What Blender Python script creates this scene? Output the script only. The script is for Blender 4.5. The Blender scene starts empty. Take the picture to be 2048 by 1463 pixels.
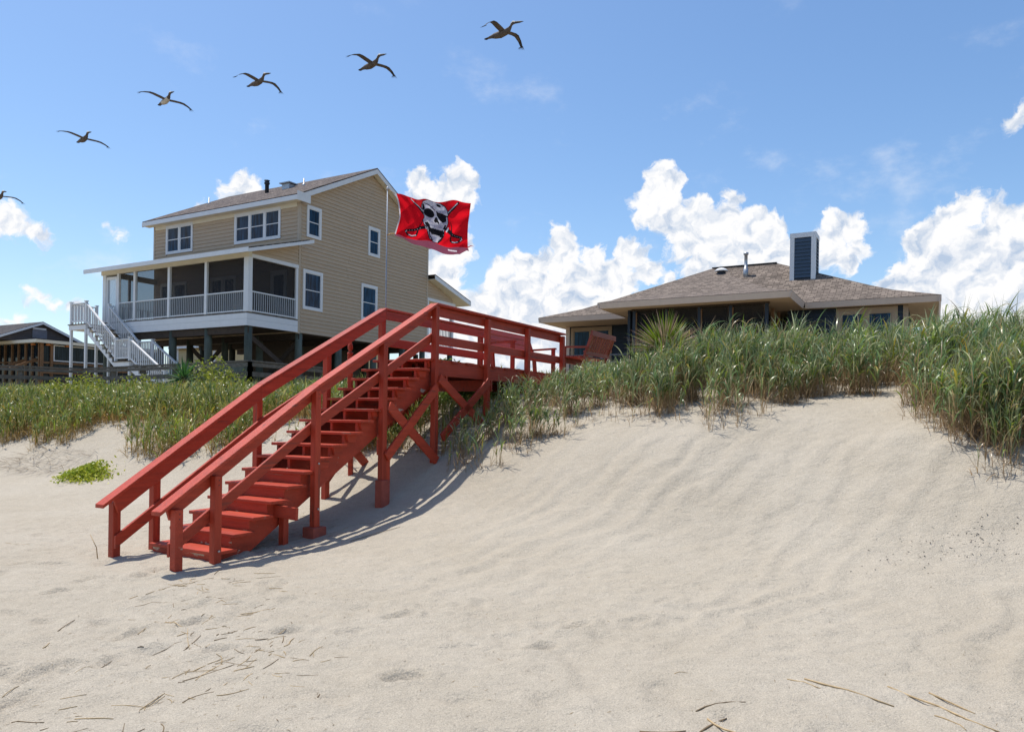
import bpy, math, random
import numpy as np
from mathutils import Matrix, Vector

random.seed(7); RNG = np.random.default_rng(11)
scene = bpy.context.scene
COL = scene.collection
RAD = math.radians

# ------------------------------------------------------------------ camera
cam_d = bpy.data.cameras.new('camera'); cam = bpy.data.objects.new('camera', cam_d); COL.objects.link(cam)
cam_d.sensor_width = 36.0; cam_d.lens = 26.244; cam_d.shift_y = 100.0/2048.0
cam_d.clip_start = 0.05; cam_d.clip_end = 8000.0
cam.matrix_world = Matrix.Translation((0, 0, 1.6)) @ Matrix.Rotation(RAD(90), 4, 'X') @ Matrix.Rotation(0.015, 4, 'Z')
scene.camera = cam

# ------------------------------------------------------------------ light and exposure
SUN_EL = RAD(71.0); SUN_DIR = Vector((-0.80, 0.60, 0)).normalized()
sd = Vector((SUN_DIR.x*math.cos(SUN_EL), SUN_DIR.y*math.cos(SUN_EL), math.sin(SUN_EL)))
sun_d = bpy.data.lights.new('sun', 'SUN'); sun_d.energy = 5.0; sun_d.angle = RAD(0.53); sun_d.color = (1.0, 0.94, 0.855)
sun = bpy.data.objects.new('sun', sun_d); COL.objects.link(sun)
sun.location = (-20, 20, 60); sun.rotation_euler = sd.to_track_quat('Z', 'Y').to_euler()
scene.view_settings.view_transform = 'Standard'; scene.view_settings.look = 'None'
scene.view_settings.exposure = 0.0; scene.view_settings.gamma = 1.0
SKY_STRENGTH = 0.15

# ------------------------------------------------------------------ world: sky with cumulus clouds
def build_world():
    w = bpy.data.worlds.new('World'); scene.world = w; w.use_nodes = True
    nt = w.node_tree; N = nt.nodes; L = nt.links; N.clear()
    def nd(t, **k):
        n = N.new(t)
        for a, b in k.items(): setattr(n, a, b)
        return n
    def val(s, v):
        if isinstance(v, (int, float)): s.default_value = v
        elif isinstance(v, tuple): s.default_value = v
        else: L.new(v, s)
    def mth(op, a, b=None, c=None, clamp=False):
        n = nd('ShaderNodeMath', operation=op, use_clamp=clamp); val(n.inputs[0], a)
        if b is not None: val(n.inputs[1], b)
        if c is not None: val(n.inputs[2], c)
        return n.outputs[0]
    def vm(op, a, b):
        n = nd('ShaderNodeVectorMath', operation=op); val(n.inputs[0], a); val(n.inputs[1], b)
        return n.outputs['Value'] if op in ('DISTANCE', 'LENGTH', 'DOT_PRODUCT') else n.outputs[0]
    def noise(v, scale, detail=6, rough=0.55, off=None):
        n = nd('ShaderNodeTexNoise'); n.inputs['Scale'].default_value = scale
        n.inputs['Detail'].default_value = detail; n.inputs['Roughness'].default_value = rough
        if off: v = vm('ADD', v, off)
        L.new(v, n.inputs['Vector']); return n.outputs
    def ramp(x, lo, hi):
        n = nd('ShaderNodeMapRange', interpolation_type='SMOOTHSTEP'); val(n.inputs[0], x)
        n.inputs[1].default_value = lo; n.inputs[2].default_value = hi
        return n.outputs[0]
    def mixc(f, a, b):
        n = nd('ShaderNodeMix', data_type='RGBA'); val(n.inputs[0], f); val(n.inputs[6], a); val(n.inputs[7], b)
        return n.outputs[2]
    sky = nd('ShaderNodeTexSky', sky_type='NISHITA'); sky.sun_disc = False
    sky.sun_elevation = SUN_EL; sky.sun_rotation = math.atan2(SUN_DIR.x, SUN_DIR.y)
    sky.air_density = 1.0; sky.dust_density = 0.9; sky.ozone_density = 1.8; sky.altitude = 0
    tc = nd('ShaderNodeTexCoord'); d = tc.outputs['Generated']
    sp = nd('ShaderNodeSeparateXYZ'); L.new(d, sp.inputs[0])
    az = mth('ARCTAN2', sp.outputs[0], sp.outputs[1])
    el = mth('ARCSINE', sp.outputs[2])
    cb = nd('ShaderNodeCombineXYZ'); L.new(az, cb.inputs[0]); L.new(el, cb.inputs[1])
    p = cb.outputs[0]
    n1 = noise(p, 22, 6, 0.55)[1]
    wv = vm('MULTIPLY', vm('SUBTRACT', n1, (0.5, 0.5, 0.5)), (0.055, 0.05, 0.0))
    pw = vm('ADD', p, wv)
    # cumulus lobes: azimuth, elevation, radius (radians) of each swelling of the cloud heads
    K = 1493.0
    lobes = [(838,365,26),(855,395,38),(893,382,22),(922,368,34),(925,410,32),(890,420,45),(870,470,58),(915,485,34),(870,540,60),(895,595,55),(915,640,50),
      (1128,478,27),(1130,520,40),(1080,528,32),(1045,528,30),(1000,545,32),(1190,522,32),(1262,508,32),(1300,540,30),(1338,566,20),(1235,565,50),(1150,585,65),(1060,600,65),(985,610,50),(1180,650,70),(1080,670,70),(970,670,60),
      (1316,366,30),(1345,376,28),(1300,402,30),(1330,422,46),(1284,426,26),(1400,432,40),(1380,470,56),(1450,442,38),(1500,452,38),(1542,455,30),(1480,505,58),(1425,540,60),(1562,500,42),(1545,545,50),
      (1668,450,30),(1710,452,32),(1660,505,38),(1708,498,26),(1690,535,30),(1635,475,25),
      (1930,424,36),(1895,446,36),(1990,438,38),(2045,450,40),(1850,492,42),(1900,515,68),(1980,525,80),(2070,520,95),(1812,546,42),(1792,585,40),(1860,600,60),(1950,620,70),(2045,640,80),
      (900,700,60),(985,720,60),(1065,735,70),(1150,730,60),(60,578,13),(85,590,14),(110,600,11),(150,615,11),(212,440,9),(225,455,11),(240,470,8),(1460,384,15),(1478,395,10),(20,425,14),(2150,480,80),(2240,540,90),(2360,560,60),
      (2046,228,26),(484,348,13),(484,372,26),(503,377,22),(470,386,17),(30,450,26),(0,455,26),(72,462,22),(100,478,14),(45,640,20),(15,646,16),(405,414,14),(-60,460,30),(-140,600,50),(-240,560,60)]
    S = None
    for px, py, r in lobes:
        X = px-1024.0; Y = py-831.0
        X, Y = X+0.015*Y, Y-0.015*X
        a = math.atan2(X, K); e = math.atan2(-Y, math.hypot(X, K))
        rr = r/math.hypot(X, K)*0.98
        dist = vm('DISTANCE', pw, (a, e, 0.0))
        s = mth('SUBTRACT', rr, dist)
        S = s if S is None else mth('SMOOTH_MAX', S, s, 0.012)
    # clouds of the same kind all round the rest of the horizon
    gn = noise(vm('MULTIPLY', p, (1.0, 1.8, 1.0)), 4.5, 4, 0.5, (3.1, 7.7, 0.0))[0]
    g = mth('MULTIPLY', mth('SUBTRACT', gn, 0.56), 0.5)
    g = mth('SUBTRACT', g, mth('MULTIPLY', mth('MAXIMUM', mth('SUBTRACT', el, 0.2), 0.0), 0.5))
    g = mth('SUBTRACT', g, mth('MULTIPLY', ramp(mth('ABSOLUTE', az), 1.0, 0.85), 1.0))
    S = mth('MAXIMUM', S, g)
    f1 = noise(pw, 55, 8, 0.62)[0]
    Sn = mth('ADD', S, mth('MULTIPLY', mth('SUBTRACT', f1, 0.5), 0.034))
    alpha = ramp(Sn, -0.003, 0.006)
    # soft self-shading of the heads: billow relief lit from above, thicker parts greyer
    up = (-0.006, 0.011, 0.0)
    b0 = noise(pw, 36, 6, 0.55)[0]; b1 = noise(vm('ADD', pw, up), 36, 6, 0.55)[0]
    rel = mth('SUBTRACT', b0, b1)
    thick = ramp(Sn, 0.005, 0.06)
    low = noise(pw, 9, 3, 0.5, (1.7, 4.2, 0))[0]
    sh = mth('ADD', mth('MULTIPLY', rel, 3.6), mth('MULTIPLY', thick, -0.50))
    sh = mth('ADD', sh, mth('MULTIPLY', mth('SUBTRACT', low, 0.42), 1.0))
    sh = mth('ADD', sh, 0.82, clamp=True)
    ccol = mixc(sh, (0.50, 0.61, 0.78, 1), (1.0, 1.0, 1.01, 1))
    # thin wisps
    wn = noise(vm('MULTIPLY', p, (5.0, 8.0, 1.0)), 1.0, 7, 0.62, (0.9, 2.3, 0))[0]
    wisp = mth('MULTIPLY', ramp(wn, 0.555, 0.80), 0.55)
    wisp = mth('MULTIPLY', wisp, ramp(el, 0.62, 0.30))
    skyc = nd('ShaderNodeVectorMath', operation='SCALE'); L.new(sky.outputs[0], skyc.inputs[0]); skyc.inputs['Scale'].default_value = SKY_STRENGTH
    hs = nd('ShaderNodeHueSaturation'); hs.inputs['Saturation'].default_value = 1.16; hs.inputs['Value'].default_value = 1.15; L.new(skyc.outputs[0], hs.inputs['Color'])
    base = mixc(wisp, hs.outputs[0], (0.92, 0.95, 1.0, 1))
    fin = mixc(alpha, base, ccol)
    bg = nd('ShaderNodeBackground'); L.new(fin, bg.inputs[0]); bg.inputs[1].default_value = 1.0
    out = nd('ShaderNodeOutputWorld'); L.new(bg.outputs[0], out.inputs[0])
build_world()

# ------------------------------------------------------------------ materials
def mat(name, col, rough=0.7, var=0.12, scale=6.0, bump=0.0, bscale=40.0, spec=0.3, stretch=(1, 1, 1), col2=None, patch=None, metal=0.0):
    m = bpy.data.materials.new(name); m.use_nodes = True
    nt = m.node_tree; N = nt.nodes; L = nt.links; b = N['Principled BSDF']
    b.inputs['Roughness'].default_value = rough; b.inputs['Specular IOR Level'].default_value = spec; b.inputs['Metallic'].default_value = metal
    tc = N.new('ShaderNodeTexCoord'); mp = N.new('ShaderNodeMapping'); mp.inputs['Scale'].default_value = stretch
    L.new(tc.outputs['Object'], mp.inputs[0])
    oi = N.new('ShaderNodeObjectInfo')
    addv = N.new('ShaderNodeVectorMath'); addv.operation = 'ADD'
    sc = N.new('ShaderNodeVectorMath'); sc.operation = 'SCALE'; L.new(oi.outputs['Random'], sc.inputs['Scale']); sc.inputs[0].default_value = (7.3, 3.1, 5.7)
    L.new(mp.outputs[0], addv.inputs[0]); L.new(sc.outputs[0], addv.inputs[1])
    n = N.new('ShaderNodeTexNoise'); n.inputs['Scale'].default_value = scale; n.inputs['Detail'].default_value = 6; n.inputs['Roughness'].default_value = 0.6
    L.new(addv.outputs[0], n.inputs['Vector'])
    rp = N.new('ShaderNodeValToRGB'); L.new(n.outputs[0], rp.inputs[0])
    c = Vector(col); c2 = Vector(col2) if col2 else c
    rp.color_ramp.elements[0].position = 0.3; rp.color_ramp.elements[1].position = 0.7
    rp.color_ramp.elements[0].color = (*(c*(1-var)), 1); rp.color_ramp.elements[1].color = (*(c2*(1+var)), 1)
    colout = rp.outputs[0]
    hv = N.new('ShaderNodeHueSaturation'); L.new(colout, hv.inputs['Color'])
    mr = N.new('ShaderNodeMapRange'); L.new(oi.outputs['Random'], mr.inputs[0]); mr.inputs[3].default_value = 1-var*0.6; mr.inputs[4].default_value = 1+var*0.6
    L.new(mr.outputs[0], hv.inputs['Value']); colout = hv.outputs[0]
    if patch:
        pc, th, ps = patch
        pn = N.new('ShaderNodeTexNoise'); pn.inputs['Scale'].default_value = ps; pn.inputs['Detail'].default_value = 9; pn.inputs['Roughness'].default_value = 0.65
        L.new(addv.outputs[0], pn.inputs['Vector'])
        pr = N.new('ShaderNodeMapRange'); pr.interpolation_type = 'SMOOTHSTEP'; L.new(pn.outputs[0], pr.inputs[0]); pr.inputs[1].default_value = th; pr.inputs[2].default_value = th+0.05
        mx = N.new('ShaderNodeMix'); mx.data_type = 'RGBA'; L.new(pr.outputs[0], mx.inputs[0]); L.new(colout, mx.inputs[6]); mx.inputs[7].default_value = (*pc, 1)
        colout = mx.outputs[2]
    L.new(colout, b.inputs['Base Color'])
    if bump:
        n2 = N.new('ShaderNodeTexNoise'); n2.inputs['Scale'].default_value = bscale; n2.inputs['Detail'].default_value = 5
        L.new(addv.outputs[0], n2.inputs['Vector'])
        bp = N.new('ShaderNodeBump'); bp.inputs['Strength'].default_value = bump; bp.inputs['Distance'].default_value = 0.01
        L.new(n2.outputs[0], bp.inputs['Height']); L.new(bp.outputs[0], b.inputs['Normal'])
    return m

RP = (0.395, 0.048, 0.021)
RED = mat('red_paint', RP, 0.5, 0.20, 2.2, 0.4, 14, 0.32, (0.5, 9, 9), patch=((0.24, 0.042, 0.024), 0.60, 1.3))
REDP = mat('red_post_paint', RP, 0.52, 0.20, 2.2, 0.5, 14, 0.3, (9, 9, 0.5), patch=((0.24, 0.042, 0.024), 0.60, 1.3))
REDT = mat('red_tread_paint', RP, 0.52, 0.20, 2.2, 0.5, 14, 0.3, (9, 0.5, 9), patch=((0.30, 0.16, 0.11), 0.63, 1.5))
REDW = mat('worn_red_paint', RP, 0.55, 0.20, 2.2, 0.5, 14, 0.35, (2, 1.2, 4), patch=((0.46, 0.39, 0.30), 0.62, 2.0))
REDK = mat('dark_red_wood', (0.20, 0.032, 0.022), 0.7, 0.2, 5, 0.3, 60, 0.2)  # darker red for the far stringer, joists and rear cross beams
REDB = mat('orange_red_varnish', (0.30, 0.06, 0.030), 0.45, 0.15, 5, 0.2, 60, 0.4)
WHITE = mat('white_trim_paint', (0.74, 0.75, 0.76), 0.5, 0.04, 3, 0.05, 40)
CREAM = mat('cream_soffit', (0.74, 0.69, 0.56), 0.6, 0.04, 3)
TAN = mat('tan_siding', (0.50, 0.385, 0.268), 0.65, 0.05, 4, 0.15, 80)
TANC = mat('tan_corner_board', (0.49, 0.40, 0.30), 0.6, 0.04, 4)
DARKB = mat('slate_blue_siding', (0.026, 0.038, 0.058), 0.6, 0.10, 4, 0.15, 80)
BEIGE = mat('beige_fascia_paint', (0.64, 0.52, 0.44), 0.6, 0.05, 3, 0.05, 40)
SOFFIT = mat('tan_soffit_boards', (0.58, 0.44, 0.32), 0.7, 0.08, 3)
TANF = mat('tan_window_trim', (0.36, 0.27, 0.19), 0.6, 0.05, 3)
POLE = mat('dull_pole_metal', (0.26, 0.30, 0.36), 0.5, 0.08, 8, metal=0.3)
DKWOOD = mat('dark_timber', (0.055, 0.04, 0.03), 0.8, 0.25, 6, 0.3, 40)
PILE = mat('green_treated_pile', (0.095, 0.110, 0.092), 0.85, 0.3, 5, 0.4, 30, 0.2, (1, 1, 0.3))
GREYW = mat('weathered_grey_wood', (0.17, 0.145, 0.12), 0.9, 0.3, 8, 0.4, 40, 0.15)
BROWNW = mat('brown_timber', (0.20, 0.11, 0.055), 0.75, 0.2, 6, 0.3, 40)
BROWNS = mat('brown_grey_siding', (0.105, 0.088, 0.082), 0.75, 0.1, 6)
YELLOW = mat('pale_yellow_siding', (0.62, 0.50, 0.28), 0.7, 0.06, 3)
METAL = mat('galvanised_metal', (0.42, 0.44, 0.46), 0.4, 0.08, 8, metal=0.6)
BLACKM = mat('dark_vent_metal', (0.03, 0.035, 0.045), 0.5, 0.1, 8)
CONC = mat('painted_footing', (0.33, 0.08, 0.055), 0.8, 0.2, 8, 0.4, 40)
STRAW = mat('dry_straw', (0.40, 0.295, 0.165), 0.7, 0.3, 12, 0.2, 60)
STRAWD = mat('dark_dry_reed', (0.20, 0.145, 0.085), 0.75, 0.3, 12, 0.2, 60)
INTER = mat('dark_interior', (0.03, 0.028, 0.027), 0.9, 0.1, 3)
GREYP = mat('grey_panel', (0.20, 0.20, 0.23), 0.8, 0.15, 5)
AMBER = mat('amber_lamp_shade', (0.55, 0.20, 0.06), 0.5, 0.1, 5)
ROPE = mat('tan_rope', (0.42, 0.28, 0.14), 0.9, 0.2, 20)

def glass_mat(name, col, rough=0.06):
    m = bpy.data.materials.new(name); m.use_nodes = True
    nt = m.node_tree; N = nt.nodes; L = nt.links; b = N['Principled BSDF']
    tc = N.new('ShaderNodeTexCoord'); mp = N.new('ShaderNodeMapping'); mp.inputs['Scale'].default_value = (6, 6, 0.7); L.new(tc.outputs['Object'], mp.inputs[0])
    n = N.new('ShaderNodeTexNoise'); n.inputs['Scale'].default_value = 2.2; n.inputs['Detail'].default_value = 3; L.new(mp.outputs[0], n.inputs[0])
    rp = N.new('ShaderNodeValToRGB'); L.new(n.outputs[0], rp.inputs[0])
    c = Vector(col); rp.color_ramp.elements[0].color = (*(c*0.4), 1); rp.color_ramp.elements[1].color = (*(c*2.2), 1)  # streaks put curtain hints and uneven reflections into the colour
    rp.color_ramp.elements[0].position = 0.35; rp.color_ramp.elements[1].position = 0.7
    L.new(rp.outputs[0], b.inputs['Base Color']); b.inputs['Roughness'].default_value = rough; b.inputs['Specular IOR Level'].default_value = 0.16
    return m
GLASS = glass_mat('window_glass', (0.008, 0.030, 0.062))  # blue of the reflected sky is put into the base colour
GLASSD = glass_mat('dark_window_glass', (0.010, 0.016, 0.022))

def screen_mat(name, col, opac):
    m = bpy.data.materials.new(name); m.use_nodes = True
    nt = m.node_tree; N = nt.nodes; L = nt.links; b = N['Principled BSDF']; b.inputs['Base Color'].default_value = (*col, 1); b.inputs['Roughness'].default_value = 0.8
    t = N.new('ShaderNodeBsdfTransparent'); mx = N.new('ShaderNodeMixShader'); mx.inputs[0].default_value = opac
    L.new(t.outputs[0], mx.inputs[1]); L.new(b.outputs[0], mx.inputs[2]); L.new(mx.outputs[0], N['Material Output'].inputs[0])
    return m
SCREEN = screen_mat('insect_screen', (0.018, 0.018, 0.022), 0.52); SCREEND = screen_mat('dark_insect_screen', (0.008, 0.009, 0.011), 0.5)

def shingle_mat(name, ca, cb, cm):
    m = bpy.data.materials.new(name); m.use_nodes = True
    nt = m.node_tree; N = nt.nodes; L = nt.links; b = N['Principled BSDF']; b.inputs['Roughness'].default_value = 0.9; b.inputs['Specular IOR Level'].default_value = 0.15
    uv = N.new('ShaderNodeUVMap')
    br = N.new('ShaderNodeTexBrick'); L.new(uv.outputs[0], br.inputs[0])
    br.inputs['Color1'].default_value = (*ca, 1); br.inputs['Color2'].default_value = (*cb, 1); br.inputs['Mortar'].default_value = (*cm, 1)
    br.inputs['Scale'].default_value = 1.0; br.inputs['Brick Width'].default_value = 0.21; br.inputs['Row Height'].default_value = 0.14
    br.inputs['Mortar Size'].default_value = 0.012; br.inputs['Bias'].default_value = 0.0; br.offset = 0.37; br.offset_frequency = 3
    n = N.new('ShaderNodeTexNoise'); n.inputs['Scale'].default_value = 1.4; n.inputs['Detail'].default_value = 7; L.new(uv.outputs[0], n.inputs[0])
    n3 = N.new('ShaderNodeTexNoise'); n3.inputs['Scale'].default_value = 70; L.new(uv.outputs[0], n3.inputs[0])
    mr = N.new('ShaderNodeMapRange'); L.new(n.outputs[0], mr.inputs[0]); mr.inputs[3].default_value = 0.75; mr.inputs[4].default_value = 1.25
    mr3 = N.new('ShaderNodeMapRange'); L.new(n3.outputs[0], mr3.inputs[0]); mr3.inputs[3].default_value = 0.8; mr3.inputs[4].default_value = 1.2
    mm = N.new('ShaderNodeMath'); mm.operation = 'MULTIPLY'; L.new(mr.outputs[0], mm.inputs[0]); L.new(mr3.outputs[0], mm.inputs[1])
    hv = N.new('ShaderNodeHueSaturation'); L.new(br.outputs[0], hv.inputs['Color']); L.new(mm.outputs[0], hv.inputs['Value'])
    L.new(hv.outputs[0], b.inputs['Base Color'])
    bp = N.new('ShaderNodeBump'); bp.inputs['Strength'].default_value = 0.7; bp.inputs['Distance'].default_value = 0.02
    L.new(br.outputs['Fac'], bp.inputs['Height']); bp.invert = True; L.new(bp.outputs[0], b.inputs['Normal'])
    return m
SHING = shingle_mat('brown_shingles', (0.20, 0.165, 0.145), (0.075, 0.062, 0.058), (0.05, 0.042, 0.04))
SHING2 = shingle_mat('grey_brown_shingles', (0.25, 0.205, 0.17), (0.115, 0.095, 0.08), (0.10, 0.08, 0.066))
SHING3 = shingle_mat('dark_shingles', (0.10, 0.09, 0.09), (0.07, 0.065, 0.068), (0.03, 0.03, 0.03))

def leaf_mat(name, rough=0.45, trans=0.35, spec=0.4):
    m = bpy.data.materials.new(name); m.use_nodes = True
    nt = m.node_tree; N = nt.nodes; L = nt.links; b = N['Principled BSDF']
    at = N.new('ShaderNodeAttribute'); at.attribute_name = 'Col'
    L.new(at.outputs['Color'], b.inputs['Base Color']); b.inputs['Roughness'].default_value = rough; b.inputs['Specular IOR Level'].default_value = spec
    t = N.new('ShaderNodeBsdfTranslucent'); L.new(at.outputs['Color'], t.inputs[0])
    mx = N.new('ShaderNodeMixShader'); mx.inputs[0].default_value = trans
    L.new(b.outputs[0], mx.inputs[1]); L.new(t.outputs[0], mx.inputs[2]); L.new(mx.outputs[0], N['Material Output'].inputs[0])
    return m
GRASS = leaf_mat('grass_blades', 0.34, 0.42, 0.6)
LEAF = leaf_mat('broad_leaves', 0.45, 0.35, 0.4)
CLOTH = leaf_mat('flag_cloth', 0.8, 0.6, 0.1)

def sand_mat():
    m = bpy.data.materials.new('beach_sand'); m.use_nodes = True
    nt = m.node_tree; N = nt.nodes; L = nt.links; b = N['Principled BSDF']; b.inputs['Roughness'].default_value = 0.95; b.inputs['Specular IOR Level'].default_value = 0.1
    tc = N.new('ShaderNodeTexCoord'); P = tc.outputs['Object']
    def nz(s, d=6, r=0.6, st=None):
        v = P
        if st:
            mp = N.new('ShaderNodeMapping'); mp.inputs['Scale'].default_value = st; mp.inputs['Rotation'].default_value = (0, 0, RAD(-60)); L.new(P, mp.inputs[0]); v = mp.outputs[0]
        n = N.new('ShaderNodeTexNoise'); n.inputs['Scale'].default_value = s; n.inputs['Detail'].default_value = d; n.inputs['Roughness'].default_value = r; L.new(v, n.inputs[0]); return n.outputs[0]
    def mr(x, a, b_, c, d):
        n = N.new('ShaderNodeMapRange'); L.new(x, n.inputs[0]); n.inputs[1].default_value = a; n.inputs[2].default_value = b_; n.inputs[3].default_value = c; n.inputs[4].default_value = d; return n.outputs[0]
    def mu(a, b_):
        n = N.new('ShaderNodeMath'); n.operation = 'MULTIPLY'; L.new(a, n.inputs[0]); L.new(b_, n.inputs[1]); return n.outputs[0]
    big = nz(0.7); mid = nz(9, 8, 0.65); grain = nz(120, 4, 0.75)
    rp = N.new('ShaderNodeValToRGB'); L.new(big, rp.inputs[0])
    rp.color_ramp.elements[0].position = 0.3; rp.color_ramp.elements[1].position = 0.7
    rp.color_ramp.elements[0].color = (0.415, 0.368, 0.292, 1); rp.color_ramp.elements[1].color = (0.460, 0.415, 0.340, 1)
    hv = N.new('ShaderNodeHueSaturation'); L.new(rp.outputs[0], hv.inputs['Color'])
    L.new(mu(mr(mid, 0.3, 0.7, 0.93, 1.06), mr(grain, 0.3, 0.7, 0.66, 1.26)), hv.inputs['Value'])
    vo = N.new('ShaderNodeTexVoronoi'); vo.inputs['Scale'].default_value = 16; L.new(P, vo.inputs[0])
    dk = mr(vo.outputs['Distance'], 0.03, 0.06, 1.0, 0.0)
    lot = mr(vo.outputs['Color'], 0.86, 0.87, 0.0, 1.0)
    mx = N.new('ShaderNodeMix'); mx.data_type = 'RGBA'; L.new(mu(dk, lot), mx.inputs[0]); L.new(hv.outputs[0], mx.inputs[6]); mx.inputs[7].default_value = (0.12, 0.10, 0.085, 1)
    at = N.new('ShaderNodeAttribute'); at.attribute_name = 'Col'
    mg = N.new('ShaderNodeMix'); mg.data_type = 'RGBA'; L.new(at.outputs['Fac'], mg.inputs[0]); L.new(mx.outputs[2], mg.inputs[6]); mg.inputs[7].default_value = (0.24, 0.205, 0.135, 1)
    L.new(mg.outputs[2], b.inputs['Base Color'])
    def bump(h, s, d, prev=None):
        n = N.new('ShaderNodeBump'); n.inputs['Strength'].default_value = s; n.inputs['Distance'].default_value = d; L.new(h, n.inputs['Height'])
        if prev: L.new(prev, n.inputs['Normal'])
        return n.outputs[0]
    q = bump(nz(5, 4, 0.5), 0.5, 0.035)
    q = bump(nz(22, 6, 0.6), 0.9, 0.022, q)
    q = bump(nz(80, 4, 0.65), 0.9, 0.010, q)
    L.new(q, b.inputs['Normal'])
    return m
SAND = sand_mat()

# ------------------------------------------------------------------ mesh helpers
class MB:
    def __init__(s): s.v = []; s.f = []; s.uv = []
    def add(s, vs, fs):
        o = len(s.v); s.v += [tuple(p) for p in vs]; s.f += [tuple(i+o for i in f) for f in fs]; return s
    def box(s, x0, x1, y0, y1, z0, z1):
        return s.add([(x0,y0,z0),(x1,y0,z0),(x1,y1,z0),(x0,y1,z0),(x0,y0,z1),(x1,y0,z1),(x1,y1,z1),(x0,y1,z1)],
                     [(0,3,2,1),(4,5,6,7),(0,1,5,4),(1,2,6,5),(2,3,7,6),(3,0,4,7)])
    def beam(s, p0, p1, w, h, up=(0, 0, 1)):
        p0, p1 = Vector(p0), Vector(p1); d = (p1-p0).normalized(); side = d.cross(Vector(up)).normalized(); u = side.cross(d).normalized()
        vs = []
        for p in (p0, p1):
            for a, b in ((-1,-1),(1,-1),(1,1),(-1,1)): vs.append(p+side*(a*w/2)+u*(b*h/2))
        return s.add(vs, [(0,1,2,3),(7,6,5,4),(0,4,5,1),(1,5,6,2),(2,6,7,3),(3,7,4,0)])
    def tube(s, pts, rad, n=8, cap=True):
        pts = [Vector(p) for p in pts]; rad = rad if isinstance(rad, (list, tuple)) else [rad]*len(pts)
        rings = []
        for i, p in enumerate(pts):
            d = (pts[min(i+1, len(pts)-1)]-pts[max(i-1, 0)]).normalized()
            a = d.cross(Vector((0.3, 0.2, 1)) if abs(d.z) < 0.9 else Vector((1, 0, 0))).normalized(); b = d.cross(a)
            rings.append([p+(a*math.cos(2*math.pi*k/n)+b*math.sin(2*math.pi*k/n))*rad[i] for k in range(n)])
        fs = [(i*n+k, i*n+(k+1) % n, (i+1)*n+(k+1) % n, (i+1)*n+k) for i in range(len(pts)-1) for k in range(n)]
        if cap: fs += [tuple(range(n))[::-1], tuple((len(pts)-1)*n+k for k in range(n))]
        return s.add([p for r in rings for p in r], fs)
    def poly(s, top, dvec):
        n = len(top); dvec = Vector(dvec); b = [Vector(p)+dvec for p in top]
        return s.add(list(top)+b, [tuple(range(n)), tuple(range(2*n-1, n-1, -1))]+[(i, n+i, n+(i+1) % n, (i+1) % n) for i in range(n)])
    def build(s, name, m, parent=None, smooth=False, bevel=0.0):
        me = bpy.data.meshes.new(name); me.from_pydata(s.v, [], s.f); me.update()
        if m: me.materials.append(m)
        if smooth: me.polygons.foreach_set('use_smooth', [True]*len(me.polygons))
        o = bpy.data.objects.new(name, me); COL.objects.link(o)
        if parent: o.parent = parent
        if bevel:
            md = o.modifiers.new('bevel', 'BEVEL'); md.width = bevel; md.segments = 1; md.limit_method = 'ANGLE'
        return o

def tag(o, label=None, cat=None, group=None, kind=None):
    for k, v in (('label', label), ('category', cat), ('group', group), ('kind', kind)):
        if v: o[k] = v
    return o
def empty(name, loc, rz=0.0, label=None, cat=None, group=None):
    o = bpy.data.objects.new(name, None); COL.objects.link(o); o.location = loc; o.rotation_euler = (0, 0, rz); o.empty_display_size = 0.3
    return tag(o, label, cat, group)
def copy_to(src, parent, name=None, loc=None):
    c = src.copy(); COL.objects.link(c); c.parent = parent
    if loc is not None: c.location = loc
    return c
def boxo(name, m, parent, *b, bevel=0.0): return MB().box(*b).build(name, m, parent, bevel=bevel)
def beamo(name, m, parent, p0, p1, w, h, up=(0, 0, 1), bevel=0.0): return MB().beam(p0, p1, w, h, up).build(name, m, parent, bevel=bevel)

def np_mesh(name, verts, faces, m, cols=None, parent=None, smooth=True):
    me = bpy.data.meshes.new(name); nv = len(verts); nf, k = faces.shape
    me.vertices.add(nv); me.vertices.foreach_set('co', verts.astype(np.float32).ravel())
    me.loops.add(nf*k); me.loops.foreach_set('vertex_index', faces.astype(np.int32).ravel())
    me.polygons.add(nf); me.polygons.foreach_set('loop_start', np.arange(0, nf*k, k, dtype=np.int32))
    if smooth: me.polygons.foreach_set('use_smooth', np.ones(nf, dtype=bool))
    me.update(calc_edges=True)
    if cols is not None:
        a = me.color_attributes.new('Col', 'FLOAT_COLOR', 'POINT')
        c4 = np.ones((nv, 4), np.float32); c4[:, :3] = cols; a.data.foreach_set('color', c4.ravel())
    me.materials.append(m)
    o = bpy.data.objects.new(name, me); COL.objects.link(o)
    if parent: o.parent = parent
    return o

# ------------------------------------------------------------------ terrain
ANG = RAD(60.5)                       # the houses and the walkway share this bearing: local x runs inland, local y to the left
UX, UY = math.cos(ANG), math.sin(ANG); VX, VY = -UY, UX
N0 = (-3.368, 7.535)
def to_tv(x, y): return (x-N0[0])*UX+(y-N0[1])*UY, (x-N0[0])*VX+(y-N0[1])*VY
def to_xy(t, v): return N0[0]+t*UX+v*VX, N0[1]+t*UY+v*VY
_tab = np.random.default_rng(5).random((256, 256))
def vnoise(x, y):
    xi = np.floor(x).astype(int); yi = np.floor(y).astype(int); fx = x-xi; fy = y-yi
    fx = fx*fx*(3-2*fx); fy = fy*fy*(3-2*fy)
    g = lambda a, b: _tab[a & 255, b & 255]
    return (g(xi, yi)*(1-fx)+g(xi+1, yi)*fx)*(1-fy)+(g(xi, yi+1)*(1-fx)+g(xi+1, yi+1)*fx)*fy
def fbm(x, y, o=4):
    s = 0; a = 0.5
    for i in range(o): s = s+a*(vnoise(x, y)-0.5); x = x*2.03+17.1; y = y*2.03+5.3; a *= 0.5
    return s
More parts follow.
